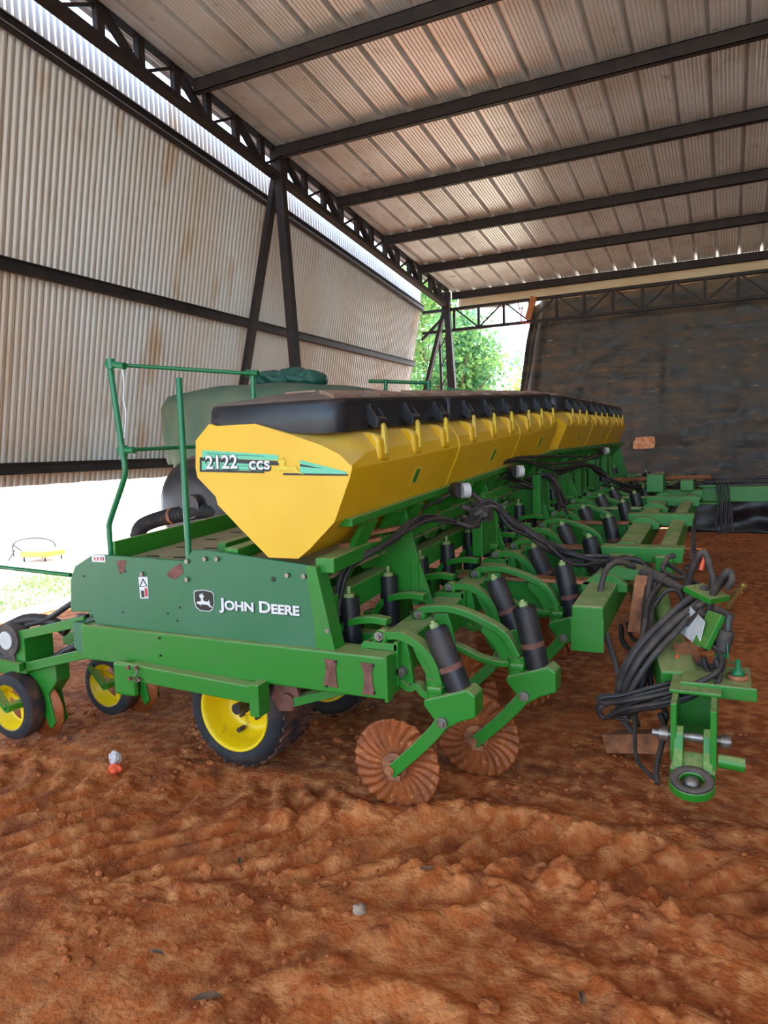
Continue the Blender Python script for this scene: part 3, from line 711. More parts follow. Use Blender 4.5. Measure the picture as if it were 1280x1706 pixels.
for i in range(3): HP.append(hopper(7.36 + i * 1.55, 7.36 + (i + 1) * 1.55, i == 0, i == 2, i))
# model decal on the near hopper end wall
yh = Y0 - .001; H0 = HP[0]
def line(x, a, b): return a[1] + (b[1] - a[1]) * (x - a[0]) / (b[0] - a[0])
def tedge(x): # top curve of the stripe
    return 750 + (x - 337) * .062 + max(0, (x - 450)) ** 1.5 * .0105
def strip(mat, x0, x1, f0, f1, off, n=14, name='stripe_decal'):
    xs_ = rng(x0, x1, n); poly = [(x, f0(x)) for x in xs_] + [(x, f1(x)) for x in reversed(xs_)]
    return decal(H0, name, mat, poly, yh - off, .0012)
bot = lambda x: 787 + (x - 333) * .012
strip(TEAL, 337, 464, tedge, lambda x: 763 + (x-337)*.03, 0)
strip(BLK, 333, 464, lambda x: 762 + (x-337)*.05, lambda x: 768 + (x-337)*.06, .001)
strip(TEAL, 334, 450, lambda x: 767 + (x-337)*.055, lambda x: 784, 0)
strip(BLK, 333, 336, lambda x: 762, lambda x: 786, .002, 2)
strip(BLK, 333, 440, lambda x: 783 + (x - 333) * .02, lambda x: 786 + (x - 333) * .02, .0015)
strip(TEAL, 500, 578, lambda x: 766 + (x - 500) * .26, lambda x: 788.5 + (x-500)*.015, 0)
strip(BLK, 500, 540, lambda x: 773 + (x-500)*.20, lambda x: 777 + (x-500)*.1, .0015)
strip(BLK, 472, 580, lambda x: 788 + (x-472)*.02, lambda x: 791.5 + (x-472)*.012, .0015)
for yy in (755, 773, 779): strip(mixed('dark_teal_vinyl', (40,110,85), (46,116,90), 20, rough=.45) if yy == 755 else bpy.data.materials['dark_teal_vinyl'], 345, 440, lambda x: yy + (x-345)*.05, lambda x: yy + 1 + (x-345)*.05, .002)
decal(H0, 'leaping_deer', DECY, [(480 + a * 26, 776 - b * 15) for a, b in DEER], yh - .003, .001)
for body, x0, x1, yb, hh in (('2122', 344, 397, 781, 22.5), ('ccs', 416, 451, 782, 21)):
    a, c = at(x0, yb, yh), at(x1, yb, yh); hz = (at(x0, yb - hh, yh).z - a.z) * 1.38
    text(body, hz, H0, 'model_number', BLK, (a.x - .004, yh - .0025, a.z - .004), bold=.0070, width=c.x - a.x + .008, ext=.0006)
    text(body, hz, H0, 'model_number', WHITE, (a.x, yh - .0038, a.z), bold=.0018, width=c.x - a.x, ext=.0006)

# -- coulter units: proto built at Y = 2.85 / 3.30, copied along the bar
def band(pts, w0, w1=None):
    pts = [V((x, 0, z)) for x, z in pts]; pts = spline(pts, 4); k = len(pts); w1 = w1 or w0
    L, Rr = [], []
    for i, p in enumerate(pts):
        d = (pts[min(i+1, k-1)] - pts[max(i-1, 0)]).normalized(); nn = V((-d.z, 0, d.x)); w_ = (w0 + (w1 - w0) * i / (k-1)) / 2
        L.append(p + nn * w_); Rr.append(p - nn * w_)
    return [(p.x, p.z) for p in L] + [(p.x, p.z) for p in reversed(Rr)]
def coulter(kind, y):
    s = 0 if kind == 'A' else .245; c0 = V((-1.42, y, .76))
    B = lambda x: x + s
    a = MB()
    if kind == 'A': up = [(-1.41,.82),(-1.32,.825),(-1.24,.79),(-1.17,.72),(-1.14,.62)]; lo = [(-1.345,.62),(-1.29,.585),(-1.25,.60),(-1.21,.565),(-1.15,.585)]
    else: up = [(-1.41,.84),(-1.26,.855),(-1.12,.82),(-.98,.75),(-.91,.64)]; lo = [(-1.345,.66),(-1.22,.66),(-1.10,.615),(-.98,.60),(-.91,.62)]
    poly = band(up, .035); a.prism(poly, y - .035, y + .035)                     # upper flange
    poly = band(lo, .028); a.prism(poly, y - .03, y + .03)
    web = [(x, z - .01) for x, z in up] + [(x, z) for x, z in reversed(lo)]
    if kind == 'A':
        a.prism([(-1.345,.80),(-1.30,.81),(-1.28,.70),(-1.27,.60),(-1.345,.62)], y - .012, y + .012)
        a.prism([(-1.28,.80),(-1.20,.76),(-1.15,.66),(-1.14,.58),(-1.20,.58),(-1.21,.66),(-1.25,.73)], y - .012, y + .012)
    else:
        a.prism([(-1.345,.82),(-1.27,.83),(-1.25,.76),(-1.23,.66),(-1.345,.66)], y - .012, y + .012)
        a.prism([(-1.08,.80),(-.98,.76),(-.91,.66),(-.91,.60),(-.99,.60),(-1.03,.68),(-1.10,.75)], y - .012, y + .012)
    a.box(-1.345, -1.325, y - .05, y + .05, .60, .80).box(-1.51, -1.50, y - .05, y + .05, .60, .78)
    a.box(-1.50, -1.33, y - .05, y - .03, .76, .79).box(-1.50, -1.33, y + .03, y + .05, .76, .79)
    ob = a.build('coulter_arm', GREEN, PLN, org=c0, bevel=.005)
    for dz, x in ((.80, -1.42), (.645 if kind == 'A' else .68, -1.315)):
        MB().cyl((x, y - .05, dz + .02), (x, y + .05, dz + .02), .022, 12).cyl((x, y - .06, dz + .02), (x, y + .06, dz + .02), .010, 8).build('clamp_bolt', STEEL, ob)
    MB().lathe([(.02,-.045),(.036,-.04),(.036,.04),(.02,.045)], (-1.42, y, .81), 16).build('clamp_lug', GREEN, ob)
    # swivel bracket
    b = MB(); bx = lambda pts: [(x + s, z + (.0 if kind == 'A' else -.005)) for x, z in pts]
    b.prism(bx([(-1.205,.555),(-1.0,.625),(-.965,.60),(-.965,.505),(-1.04,.475),(-1.10,.435),(-1.14,.45),(-1.205,.53)]), y - .058, y + .058)
    b.cyl((-1.165 + s, y, .545), (-1.165 + s, y, .64), .045, 14)
    b.beam((-1.19 + s, y - .03, .60), (-1.12 + s, y - .03, .60), .05, .03)
    b.build('swivel_bracket', GREEN, ob, bevel=.008)
    k = MB().cyl((-1.115 + s, y - .075, .468), (-1.115 + s, y + .075, .468), .024, 10).cyl((-1.115 + s, y - .085, .468), (-1.115 + s, y + .08, .468), .014, 8); k.build('pivot_bolt', STEEL, ob)
    # spring sleeve
    p0, p1 = (V((-1.045, y + .01, .565)), V((-1.165, y + .01, .86))) if kind == 'A' else (V((-.815, y + .01, .565)), V((-.885, y + .01, .88)))
    d = (p1 - p0).normalized()
    k = MB().mat(CYLM); k.cyl(p0, p1, .056, 24); k.mat(RUSTP); k.cyl(p0 + d * .13, p0 + d * .155, .0565, 24); k.mat(CYLM); k.cyl(p1, p1 + d * .008, .048, 20); k.mat(GDUST); k.cyl(p1, p1 + d * .028, .022, 6).cyl(p1, p1 + d * .04, .011, 8)
    k.build('spring_sleeve', None, ob)
    # fork
    f = MB(); pts = [(-1.115,.468),(-1.165,.405),(-1.25,.315),(-1.375,.195)]
    for sy in (-.062, .062):
        f.prism([(x + s, z) for x, z in band(pts, .062, .058)], y + sy - .008, y + sy + .008)
    f.prism([(x + s, z) for x, z in band([(-1.13,.475),(-1.17,.43),(-1.21,.385)], .02)], y - .062, y + .062)
    f.build('fork', GREEN, ob, bevel=.004)
    # disc
    dc = V((-1.375 + s, y, .208)); R = .215; n = 150; rr = [.0, .045, .09, .12, .14, .165, .19, .205, .215]; vs = []
    for q, r in enumerate(rr):
        for j in range(n):
            t = j * math.tau / n; am = .0085 * sstep(.09, .16, r)
            ed = r * (1 + (.006 * math.sin(t * 25 + 1) if q == len(rr) - 1 else 0))
            vs.append(dc + V((ed * math.cos(t), am * math.sin(25 * (t + r * 2.2)), ed * math.sin(t))))
    dm = MB(); dm.add(vs, [(i*n + j, (i+1)*n + j, (i+1)*n + (j+1) % n, i*n + (j+1) % n) for i in range(len(rr)-1) for j in range(n)], True)
    dm.build('coulter_disc', RUST, ob, solid=.004)
    h = MB().cyl(dc + V((0, -.05, 0)), dc + V((0, .05, 0)), .030, 16).cyl(dc + V((0, -.022, 0)), dc + V((0, .022, 0)), .062, 24).cyl(dc + V((0, -.085, 0)), dc + V((0, .085, 0)), .014, 8)
    h.cyl(dc + V((0, -.078, 0)), dc + V((0, -.068, 0)), .024, 6); h.box(dc.x - .01, dc.x + .05, y - .066, y - .05, dc.z - .045, dc.z - .02)
    h.build('disc_hub', RUSTB, ob)
    return ob
cA, cB = coulter('A', 2.87), coulter('B', 3.32)
for i in range(1, 11):
    for pr, yb in ((cA, 2.87), (cB, 3.32)):
        y = yb + .9 * i
        if y > 12.3: continue
        copy_tree(pr, pr.location + V((0, .9 * i, rise(y) - rise(yb))), PLN)
# rear opener units: arched arm and upright sleeve behind the bar
def opener(y):
    a = MB(); z = rise(y)
    a.prism([(x, zz + z) for x, zz in band([(-1.45,.83),(-1.55,.835),(-1.68,.80),(-1.76,.70)], .035)], y - .03, y + .03)
    a.prism([(x, zz + z) for x, zz in band([(-1.50,.62),(-1.60,.60),(-1.70,.58),(-1.76,.60)], .03)], y - .03, y + .03)
    a.box(-1.80, -1.74, y - .05, y + .05, .52 + z, .74 + z)
    o = a.build('opener_arm', GREEN, PLN, org=(-1.45, y, .8 + z), bevel=.005)
    k = MB().mat(CYLM); x = -1.665
    k.cyl((x, y + .02, .66 + z), (x - .01, y + .02, .93 + z), .052, 20); k.mat(GDUST); k.cyl((x - .01, y + .02, .93 + z), (x - .01, y + .02, .95 + z), .03, 6).cyl((x - .01, y + .02, .95 + z), (x - .01, y + .02, .985 + z), .01, 8)
    k.build('spring_sleeve', None, o)
    return o
op = opener(3.0)
for i in range(1, 21):
    y = 3.0 + i * .45
    copy_tree(op, op.location + V((0, .45 * i, rise(y) - rise(3.0))), PLN)

# -- front frame: rusty-topped webs, box beam(s), cross plates
for k, y in enumerate((4.30, 5.3, 6.4, 7.35, 8.6, 9.9, 11.2)):
    z = rise(y); x1 = -.72
    f = MB().prism([(-1.52, .60 + z), (-1.52, .735 + z), (-.62, .725 + z), (-.62, .60 + z), (-.80, .53 + z), (-1.1, .50 + z), (-1.34, .52 + z)], y - .008, y + .008)
    o = f.build('frame_web', GREEN, PLN)
    MB().box(-1.56, -.66, y - .06, y + .06, .735 + z, .757 + z).build('rusty_flange', RUSTB if k < 3 else GDUST, o, bevel=.003)
    MB().prism([(x, zz + z) for x, zz in ((-.78,.74),(-.70,.80),(-.60,.80),(-.52,.74),(-.52,.70),(-.78,.70))], y - .06, y + .06).build('frame_clamp', GREEN, o, bevel=.004)
fb = rbox('front_beam', -.735, -.575, .585, .755, 3.72, 12.2, top=GDUST)
MB().box(-.738, -.572, 3.712, 3.72, .582, .758).build('beam_cap', GREEN, fb)
fb2 = rbox('front_beam', -.44, -.33, .585, .755, 5.0, 12.0, top=GDUST)
for y in (5.15, 6.6, 8.1, 9.0):
    z = rise(y); MB().box(-.80, -.26, y - .07, y + .07, .76 + z, .80 + z).box(-.79, -.27, y - .085, y - .07, .70 + z, .795 + z).build('cross_plate', GREEN, PLN, bevel=.003)
z = rise(8.9); MB().box(-.84, -.66, 8.55, 8.9, .80 + z, 1.0 + z).box(-.5, -.36, 8.8, 9.1, .8 + z, .92 + z).build('frame_box', GREEN, PLN, bevel=.008)
MB().box(-.30, 2.6, 9.8, 9.98, .90, 1.09).build('drawbar', GREEN, PLN, bevel=.008)
MB().box(-.5, -.05, 9.72, 10.06, 1.085, 1.11).box(-.5, -.05, 9.72, 10.06, .87, .895).build('drawbar_plate', GREEN, PLN, bevel=.004)
MB().cyl((-.40, 9.9, .06), (-.40, 9.9, 1.25), .03, 12).box(-.5, -.3, 9.8, 10.0, .03, .06).build('drawbar_stand', HOSE2, PLN)
# fold linkage pipe and long hydraulic pipes over the frame
MB().cyl((-1.5, 10.1, 1.17), (-.2, 9.6, 1.22), .03, 10).build('pipe', RUSTB, PLN)

# -- gauges, hoses
for px, py, y in ((772,817,4.05), (863,785,5.35), (1008,751,9.6)):
    c = at(px, py, y)
    g = MB().mat(ZINC); g.cyl(c + V((.0, -.03, 0)), c + V((.035, 0, 0)) , .046, 24); g.mat(HOSE); g.cyl(c + V((-.06, .03, 0)), c + V((.0, -.02, 0)), .05, 20)
    g.build('vacuum_gauge', None, PLN)
    MB().hose([c + V((-.05,.02,0)), c + V((-.12,-.05,-.05)), c + V((-.2,-.3,-.12)), c + V((-.15,-.5,-.25))], .009).build('gauge_hose', HOSE, PLN)
def jitter(pts, r, i):
    return [p + V((noise.noise(V((i * 3.1, k * .9, 0))) , noise.noise(V((k * .9, i * 3.1, 5))), noise.noise(V((i * 1.7, 9, k * .9))))) * r for k, p in enumerate(pts)]
H1 = [at(600,905,3.0), at(650,868,3.4), at(720,855,3.75), at(770,865,3.9), at(790,850,4.0)]
H1 = [at(560,1040,2.95), at(575,960,3.0), at(605,925,3.1), at(650,900,3.3), at(690,872,3.5), at(735,865,3.7), at(785,875,3.85), at(805,860,3.95)]
for i in range(5): MB().hose(jitter(H1, .045, i), .010 if i else .013).build('hose', HOSE, PLN)
H2 = [at(790,845,4.2), at(820,838,4.25), at(850,870,4.3), at(900,905,4.4), at(950,925,4.5), at(1010,935,4.6), at(1060,940,4.7), at(1095,965,4.6), at(1105,985,4.4)]
for i in range(9): MB().hose(jitter(H2, .07, i + 10), (.011, .009, .013)[i % 3]).build('hose', HOSE if i % 4 else HOSE2, PLN)
H6 = [at(700,880,4.4), at(760,830,4.8), at(800,805,5.2), at(840,800,5.6), at(880,815,5.9)]
for i in range(4): MB().hose(jitter(H6, .1, i + 70), .012).build('hose', HOSE, PLN)
H3 = [at(880,800,6.2), at(905,792,6.3), at(925,800,6.3), at(938,850,6.1)]
for i in range(5): MB().hose(jitter(H3, .10, i + 30), .013).build('hose', HOSE, PLN)
H4 = [at(930,785,7.2), at(975,775,8.2), at(1000,785,8.6), at(1030,810,8.7), at(1100,815,9.3), at(1160,802,9.7), at(1280,800,9.8)]
for i in range(5): MB().hose(jitter(H4, .12, i + 40), .016).build('hose', HOSE, PLN)
H5 = [at(780,790,4.9), at(860,768,5.6), at(930,775,6.6), at(990,765,8)]
for i in range(3): MB().hose(jitter(H5, .12, i + 50), .013).build('hose', HOSE, PLN)
for i in range(4): 
    q = 1195 + i * 6; MB().hose([at(q,803,9.7), at(q+3,840,9.65), at(q-2 + i*3,880,9.65), at(q+8,885,9.65), at(q+6,840,9.66)], .012).build('hanging_hose', HOSE, PLN)
# valve block near the gauge
c = at(800, 855, 4.1)
b = MB()
for k in range(7):
    q = c + V((random.uniform(-.10,.10), random.uniform(-.12,.12), random.uniform(-.06,.08))); b.cyl(q, q + V((random.uniform(-.05,.05), -.03, random.uniform(-.03,.06))), random.uniform(.014,.024), 8)
b.box(c.x - .07, c.x + .05, c.y, c.y + .1, c.z - .05, c.z + .03); b.build('valve_block', HOSE2, PLN)
for px, py, y in ((600,905,3.15),(640,885,3.35)):
    c = at(px, py, y); MB().beam(c - V((.05,.1,0)), c + V((.05,.1,.01)), .05, .02).build('clutter_strip', RUSTB, PLN)

# -- end transport hitch in the right foreground
tg = MB(); tg.beam((-.20, 3.55, .50), (-.66, 5.7, .80), .17, .15); tg.build('tongue', GREEN, PLN, bevel=.01)
tg = MB(); tg.cyl(at(1122,1150,3.75), at(1100,985,4.3), .045, 16); tg.build('lift_cylinder', GREEN, PLN)
hz = MB()
hz.box(-.215, -.19, 3.16, 3.75, .30, .55).box(-.06, -.035, 3.12, 3.75, .30, .55).box(-.215, -.035, 3.42, 3.46, .30, .55).box(-.23, -.02, 3.30, 3.75, .55, .565)
hz.build('hitch_housing', GREEN, PLN, bevel=.004)
hz = MB(); hz.box(-.19, .10, 3.40, 3.72, .545, .575).box(-.19, .12, 3.38, 3.40, .52, .58).build('hitch_plate', GREEN, PLN, bevel=.006)
e = MB(); c = V((-.125, 3.05, .262)); up_ = V((0, -.34, .94)); ay = V((0, .94, .34))
def rot(p): return c + V((1,0,0)) * p[0] + ay * p[1] + up_ * p[2]
def ringm(prof, n=32):
    vs = [rot((r * math.cos(t), r * math.sin(t) * .9, z)) for r, z in prof for t in [j * math.tau / n for j in range(n)]]
    return vs, [(i*n + j, i*n + (j+1) % n, (i+1)*n + (j+1) % n, (i+1)*n + j) for i in range(len(prof)-1) for j in range(n)]
e.add(*ringm([(.088,-.02),(.088,.018),(.045,.018),(.045,-.02),(.088,-.02)]), True)
e.hexa([rot(p) for p in ((-.088,.03,-.018),(.088,.03,-.018),(.085,.17,-.018),(-.085,.17,-.018),(-.088,.03,.016),(.088,.03,.016),(.085,.17,.016),(-.085,.17,.016))][:8]) if False else None
e.hexa([rot(p) for p in ((-.088,.05,-.018),(.088,.05,-.018),(.078,.17,-.018),(-.078,.17,-.018),(-.088,.05,.016),(.088,.05,.016),(.078,.17,.016),(-.078,.17,.016))])
for x0, x1 in ((-.203, -.163), (-.087, -.047)):
    e.prism_x([(3.12, .26), (3.20, .28), (3.235, .36), (3.235, .42), (3.20, .445), (3.165, .42), (3.15, .36), (3.10, .30)], x0, x1)
e.build('hitch_eye', GREEN, PLN, bevel=.006)
e = MB(); e.add(*ringm([(.048,.019),(.086,.019),(.080,.027),(.054,.027),(.048,.019)]), True); e.build('eye_ring', HOSE2, PLN)
MB().lathe([(.001,.03),(.02,.026),(.034,.01),(.036,-.01)], (-.125, 3.05, .262), 20, 'z').build('ball_insert', STEEL, PLN)
MB().cyl((-.29, 3.20, .40), (.02, 3.20, .40), .019, 14).cyl((-.26, 3.20, .40), (-.225, 3.20, .40), .034, 6).cyl((-.02, 3.2, .4), (.015, 3.2, .4), .030, 6).build('hitch_pin', STEEL, PLN)
MB().cyl((-.03, 3.16, .33), (.07, 3.16, .325), .028, 20).build('spacer_tube', GREEN, PLN)
# jack plate socket and cable
q = at(1220, 1168, 3.5); MB().lathe([(.001,.0),(.045,.0),(.045,.02),(.03,.02),(.001,.02)], (.045, 3.52, .575), 24, 'z').build('socket_ring', RUSTB, PLN)
MB().lathe([(.001,.09),(.010,.09),(.012,.045),(.026,.035),(.030,.02),(.001,.02)], (.045, 3.52, .575), 20, 'z').build('cable_cap', GTUBE, PLN)
MB().hose([V((.045, 3.52, .66)), at(1214,1100,3.55), at(1213,1030,3.6)], .003).build('cable', GTUBE, PLN)
# hose rack
rk = MB(); 
a, b_, c_, d_ = at(1133,1050,3.8), at(1165,1075,3.6), at(1175,1035,3.6), at(1150,1010,3.8)
rk.hexa([a - V((0,0,.01)), b_ - V((0,0,.01)), c_ - V((0,0,.01)), d_ - V((0,0,.01)), a, b_, c_, d_]); rk.build('hose_rack_plate', WHITE, PLN)
rk = MB(); rk.beam(at(1168,1078,3.6), at(1195,1022,3.65), .10, .03).beam(at(1155,978,3.85), at(1200,1000,3.75), .14, .03); rk.build('hose_rack', GREEN, PLN, bevel=.004)
rk = MB(); rk.beam(at(1140,1070,3.8), at(1160,1145,3.75), .09, .06).build('rack_post', RUSTB, PLN)
MB().beam(at(1075,960,4.2), at(1062,1055,4.1), .09, .05).beam(at(1035,1030,4.3), at(1080,1025,4.2), .06, .05).build('rusty_bracket', RUSTB, PLN)
MB().beam(at(1070,975,4.3), at(1025,960,4.5), .03, .03).build('stay_rod', RUSTB, PLN)
gc = MB(); c = at(1035,945,4.4); gc.prism([(c.x - .09, c.z - .06), (c.x - .04, c.z + .03), (c.x + .12, c.z), (c.x + .12, c.z - .06)], c.y - .1, c.y + .1).build('pivot_lug', GREEN, PLN, bevel=.006)
MB().beam(at(1020,1235,3.9), at(1110,1235,3.7), .12, .10).build('parking_foot', RUSTB, PLN, bevel=.004)
HL = [   # big loops, individually placed (pixel, depth)
 ([(1058,945,4.3),(1030,935,4.2),(1008,955,4.1),(1000,1010,4.0),(1015,1070,3.9),(1030,1120,3.8),(1035,1165,3.75)], .016),
 ([(1165,985,3.9),(1110,1030,3.8),(1060,1085,3.7),(1035,1140,3.7),(1032,1185,3.7),(1050,1215,3.7)], .018),
 ([(1172,998,3.85),(1120,1040,3.75),(1070,1095,3.65),(1042,1150,3.65),(1045,1190,3.7)], .018),
 ([(1175,1000,3.85),(1125,1055,3.7),(1080,1105,3.6),(1050,1160,3.6),(1060,1205,3.7)], .015),
 ([(1145,1000,4.0),(1150,960,3.95),(1165,925,3.9),(1175,922,3.9),(1183,945,3.85),(1190,970,3.8),(1185,1000,3.8)], .016),
 ([(1180,1030,3.8),(1190,985,3.75),(1205,960,3.7),(1215,952,3.7),(1220,965,3.7),(1212,980,3.72)], .017),
 ([(1160,1128,3.55),(1100,1142,3.5),(1040,1158,3.5),(1003,1163,3.5),(1005,1172,3.45),(1060,1165,3.4),(1130,1150,3.4),(1195,1120,3.45),(1200,1090,3.55),(1185,1075,3.6)], .012),
 ([(1165,1135,3.5),(1100,1150,3.45),(1030,1168,3.45),(1000,1180,3.45),(1008,1196,3.45),(1040,1182,3.4),(1120,1168,3.35),(1180,1148,3.4),(1200,1130,3.45),(1193,1100,3.5)], .011),
 ([(1150,1128,3.6),(1090,1150,3.5),(1050,1170,3.5),(1030,1190,3.5),(1060,1180,3.45),(1130,1155,3.4),(1160,1140,3.45)], .013),
 ([(1140,1140,3.5),(1090,1160,3.45),(1045,1175,3.45),(1020,1190,3.5),(1045,1195,3.5)], .012),
 ([(1085,955,4.2),(1078,1010,4.0),(1070,1070,3.8),(1060,1130,3.7),(1045,1190,3.65)], .016),
 ([(1092,965,4.2),(1085,1020,4.0),(1078,1090,3.8),(1068,1150,3.7),(1055,1200,3.65)], .016),
 ([(1100,975,4.1),(1082,1000,4.0),(1076,1040,3.9),(1082,1110,3.8),(1088,1160,3.7)], .014),
 ([(1035,1040,4.3),(1035,1065,4.25),(1050,1085,4.2),(1065,1088,4.1)], .012),
 ([(1045,1035,4.3),(1052,1060,4.2),(1068,1072,4.1)], .012),
 ([(1060,1190,3.6),(1058,1230,3.5),(1062,1265,3.4),(1082,1290,3.3),(1095,1300,3.25)], .010),
 ([(1100,1190,3.5),(1108,1215,3.4),(1098,1260,3.3),(1094,1285,3.25),(1096,1306,3.2)], .013),
 ([(1125,925,4.4),(1112,930,4.4),(1105,950,4.3),(1120,960,4.2),(1145,965,4.1),(1165,975,4.0)], .015),
 ([(1110,938,4.4),(1122,945,4.35),(1140,958,4.2),(1150,985,4.0),(1145,1010,3.9)], .014),
 ([(1180,1060,3.7),(1198,1075,3.65),(1205,1100,3.6),(1198,1120,3.6),(1180,1118,3.6),(1172,1095,3.6)], .014),
 ([(1175,1080,3.7),(1190,1070,3.65),(1200,1088,3.6),(1190,1110,3.6),(1165,1105,3.65)], .013),
 ([(1085,1180,3.6),(1100,1175,3.5),(1110,1190,3.5),(1105,1215,3.45)], .013),
 ([(1090,1010,4.0),(1110,985,4.0),(1130,985,4.0),(1140,1005,3.95)], .012)]
HL += [([(a + 4 * math.sin(k * 1.3 + q), b + 5 * math.cos(k + q), y + .05) for k, (a, b, y) in enumerate(pts)], r * .8) for q, (pts, r) in enumerate(HL[:14])]
for pts, r in HL: MB().hose([at(*p) for p in pts], r, 10, 7).build('hydraulic_hose', HOSE2 if r > .014 else HOSE, PLN)
for p, q, r in (((1072,952,4.25),(1110,968,4.15),.035), ((1110,968,4.15),(1140,985,4.05),.028), ((1212,1050,3.6),(1203,1085,3.6),.034), ((1216,1025,3.62),(1212,1050,3.6),.018), ((1195,1015,3.7),(1218,1028,3.62),.02), ((1148,1040,3.75),(1172,1020,3.7),.022)):
    MB().cyl(at(*p), at(*q), r, 14).build('hose_sleeve', HOSE2, PLN, bevel=.004)
for p, q in (((1160,993,3.85),(1175,980,3.8)), ((1165,1010,3.82),(1180,998,3.8))): MB().cyl(at(*p), at(*q), .02, 12).build('hose_fitting', STEEL, PLN)
BRASS = mixed('brass', (200,170,110), (170,140,90), 20, .4, .7, .3, .9)
MB().cyl(at(1213,1012,3.62), at(1240,972,3.55), .011, 10).cyl(at(1226,993,3.6), at(1232,984,3.58), .018, 8).cyl(at(1236,980,3.56), at(1240,974,3.55), .016, 8).build('quick_coupler', BRASS, PLN)
MB().cyl(at(1176,925,3.9), at(1168,950,3.88), .012, 8).build('orange_cap', ORANGE, PLN)
b = MB(); c = at(1128,1120,3.7); b.cyl(c, c + V((0,0,.09)), .008, 8).cyl(c, c + V((0,0,.012)), .022, 10).cyl(c + V((0,0,.03)), c + V((0,0,.04)), .018, 10).build('orange_cap', ORANGE, PLN)
MB().cyl(at(1203,1087,3.6), at(1203,1093,3.6), .03, 14).build('green_collar', GTUBE, PLN)

# -- rear row units (left edge)
def row_unit(x, y):
    """x: gauge wheel centre; y: unit centre plane"""
    u = MB()
    for dy in (-.09, .09):
        u.beam((x + .02, y + dy, .62), (x + .62, y + dy, .76), .018, .055).beam((x + .04, y + dy, .425), (x + .66, y + dy, .585), .018, .055)
    u.box(x + .0, x + .11, y - .10, y + .10, .40, .64)
    o = u.build('row_unit', GREEN, PLN, org=(x, y, .4), bevel=.004)
    MB().prism([(x - .5, .50), (x + .02, .43), (x + .30, .46), (x + .30, .36), (x + .22, .27), (x + .26, .1), (x + .22, .06), (x + .10, .26), (x - .12, .35), (x - .5, .40)], y - .05, y + .05).build('shank', GREEN, o, bevel=.006)
    MB().lathe([(.001, -.012), (.17, -.004), (.17, .004), (.001, .012)], (x + .15, y - .03, .17), 36).build('opener_disc', RUST, o)
    c = V((x, y - .10, .20))
    t = MB().mat(RUBBER); t.lathe([(.135, -.055), (.17, -.06), (.197, -.045)], c, 40); t.mat(MUDRUB); t.lathe([(.197, -.045), (.203, 0), (.197, .045), (.17, .055), (.135, .05)], c, 40); t.build('gauge_tyre', None, o)
    r = MB().lathe([(.140, -.057), (.13, -.05), (.124, .03), (.105, .035)], c, 40)
    for k in range(3):
        a = k * math.tau / 3 + .6; r.beam(c + V((0, .04, 0)), c + V((math.cos(a) * .118, .035, math.sin(a) * .118)), .03, .012, up=(0,1,0))
    r.build('gauge_rim', YRIM, o)
    MB().cyl(c + V((0,-.07,0)), c + V((0,.06,0)), .028, 12).beam(c + V((0,-.06,0)), c + V((-.12,-.06,.12)), .05, .02).build('gauge_hub', GREEN, o)
    m_ = MB().mat(HOSE2); mc = V((x - .02, y - .10, .60)); m_.cyl(mc + V((0,-.02,0)), mc + V((0,.08,0)), .10, 30); m_.box(mc.x - .05, mc.x + .05, mc.y - .01, mc.y + .08, mc.z - .16, mc.z)
    m_.mat(ZINC); m_.cyl(mc + V((0,-.028,0)), mc + V((0,-.02,0)), .055, 24); m_.build('seed_meter', None, o)
    MB().hose([(x + .06, y - .04, .68), (x + .2, y, .72), (x + .4, y, .82), (x + .62, y + .05, .93)], .018, 10).build('air_hose', HOSE, o)
    MB().hose([(x - .08, y - .06, .66), (x + .05, y - .02, .71), (x + .2, y + .02, .70), (x + .3, y + .05, .64)], .035, 10).build('air_hose', HOSE, o)
    MB().hose([(x + .12, y, .42), (x + .3, y, .52), (x + .5, y + .02, .62), (x + .62, y + .04, .74)], .022, 10).build('air_hose', HOSE, o)
    MB().hose([(x - .16, y - .09, .52), (x - .08, y - .08, .47), (x + .02, y - .07, .45)], .03, 10).build('air_hose', HOSE, o)
    return o
ru = row_unit(-3.86, 2.88)
for i, (dx, dy) in enumerate(((.26, .50), (.0, .95), (.26, 1.4))):
    copy_tree(ru, ru.location + V((dx, dy, rise(2.75 + dy) * .3)), PLN)
b = MB().mat(HOSE2); c = at(140, 1058, Y0 + .12); b.cyl(c, c + V((0, .04, 0)), .07, 28); b.lathe([(.075,0),(.08,.02),(.075,.04)], c, 28); b.box(c.x - .05, c.x + .02, c.y, c.y + .03, c.z - .09, c.z + .12); b.build('drive_sprocket', None, PLN)
MB().cyl(at(-60, 938, 2.9), at(118, 958, 2.9), .013, 12).build('marker_tube', GTUBE, PLN)
MB().beam(at(-60,1092,2.75), at(36,1112,2.75), .03, .05).build('lower_link', GREEN, PLN)

# ------------------------------------------------------------------ covered tank behind the hoppers
cc = V((-4.12, 6.15, 0)); RT = 1.16
tk = MB().lathe([(.001,1.02),(RT*.5,1.02),(RT * .94, 1.25),(RT * .94, 2.15)], cc, 48, 'z').build('bulk_tank', TARPG, PLN, org=(cc.x, cc.y, 1.0))
def cover(u, v):
    a = u * math.tau; rr = [0, .35, .7, .88, .97, 1.01, 1.0, .99, .985, .98][v]; zz = [2.33, 2.325, 2.30, 2.27, 2.22, 2.12, 1.95, 1.8, 1.68, 1.60][v]
    f = 1 + .03 * noise.noise(V((math.cos(a) * 3, math.sin(a) * 3, v * .35))) + (.010 * math.sin(a * 26 + v * .4) if v > 4 else 0)
    return (cc.x + RT * rr * f * math.cos(a), cc.y + RT * rr * f * math.sin(a), zz + .03 * noise.noise(V((math.cos(a) * 2, math.sin(a) * 2, v * .5))))
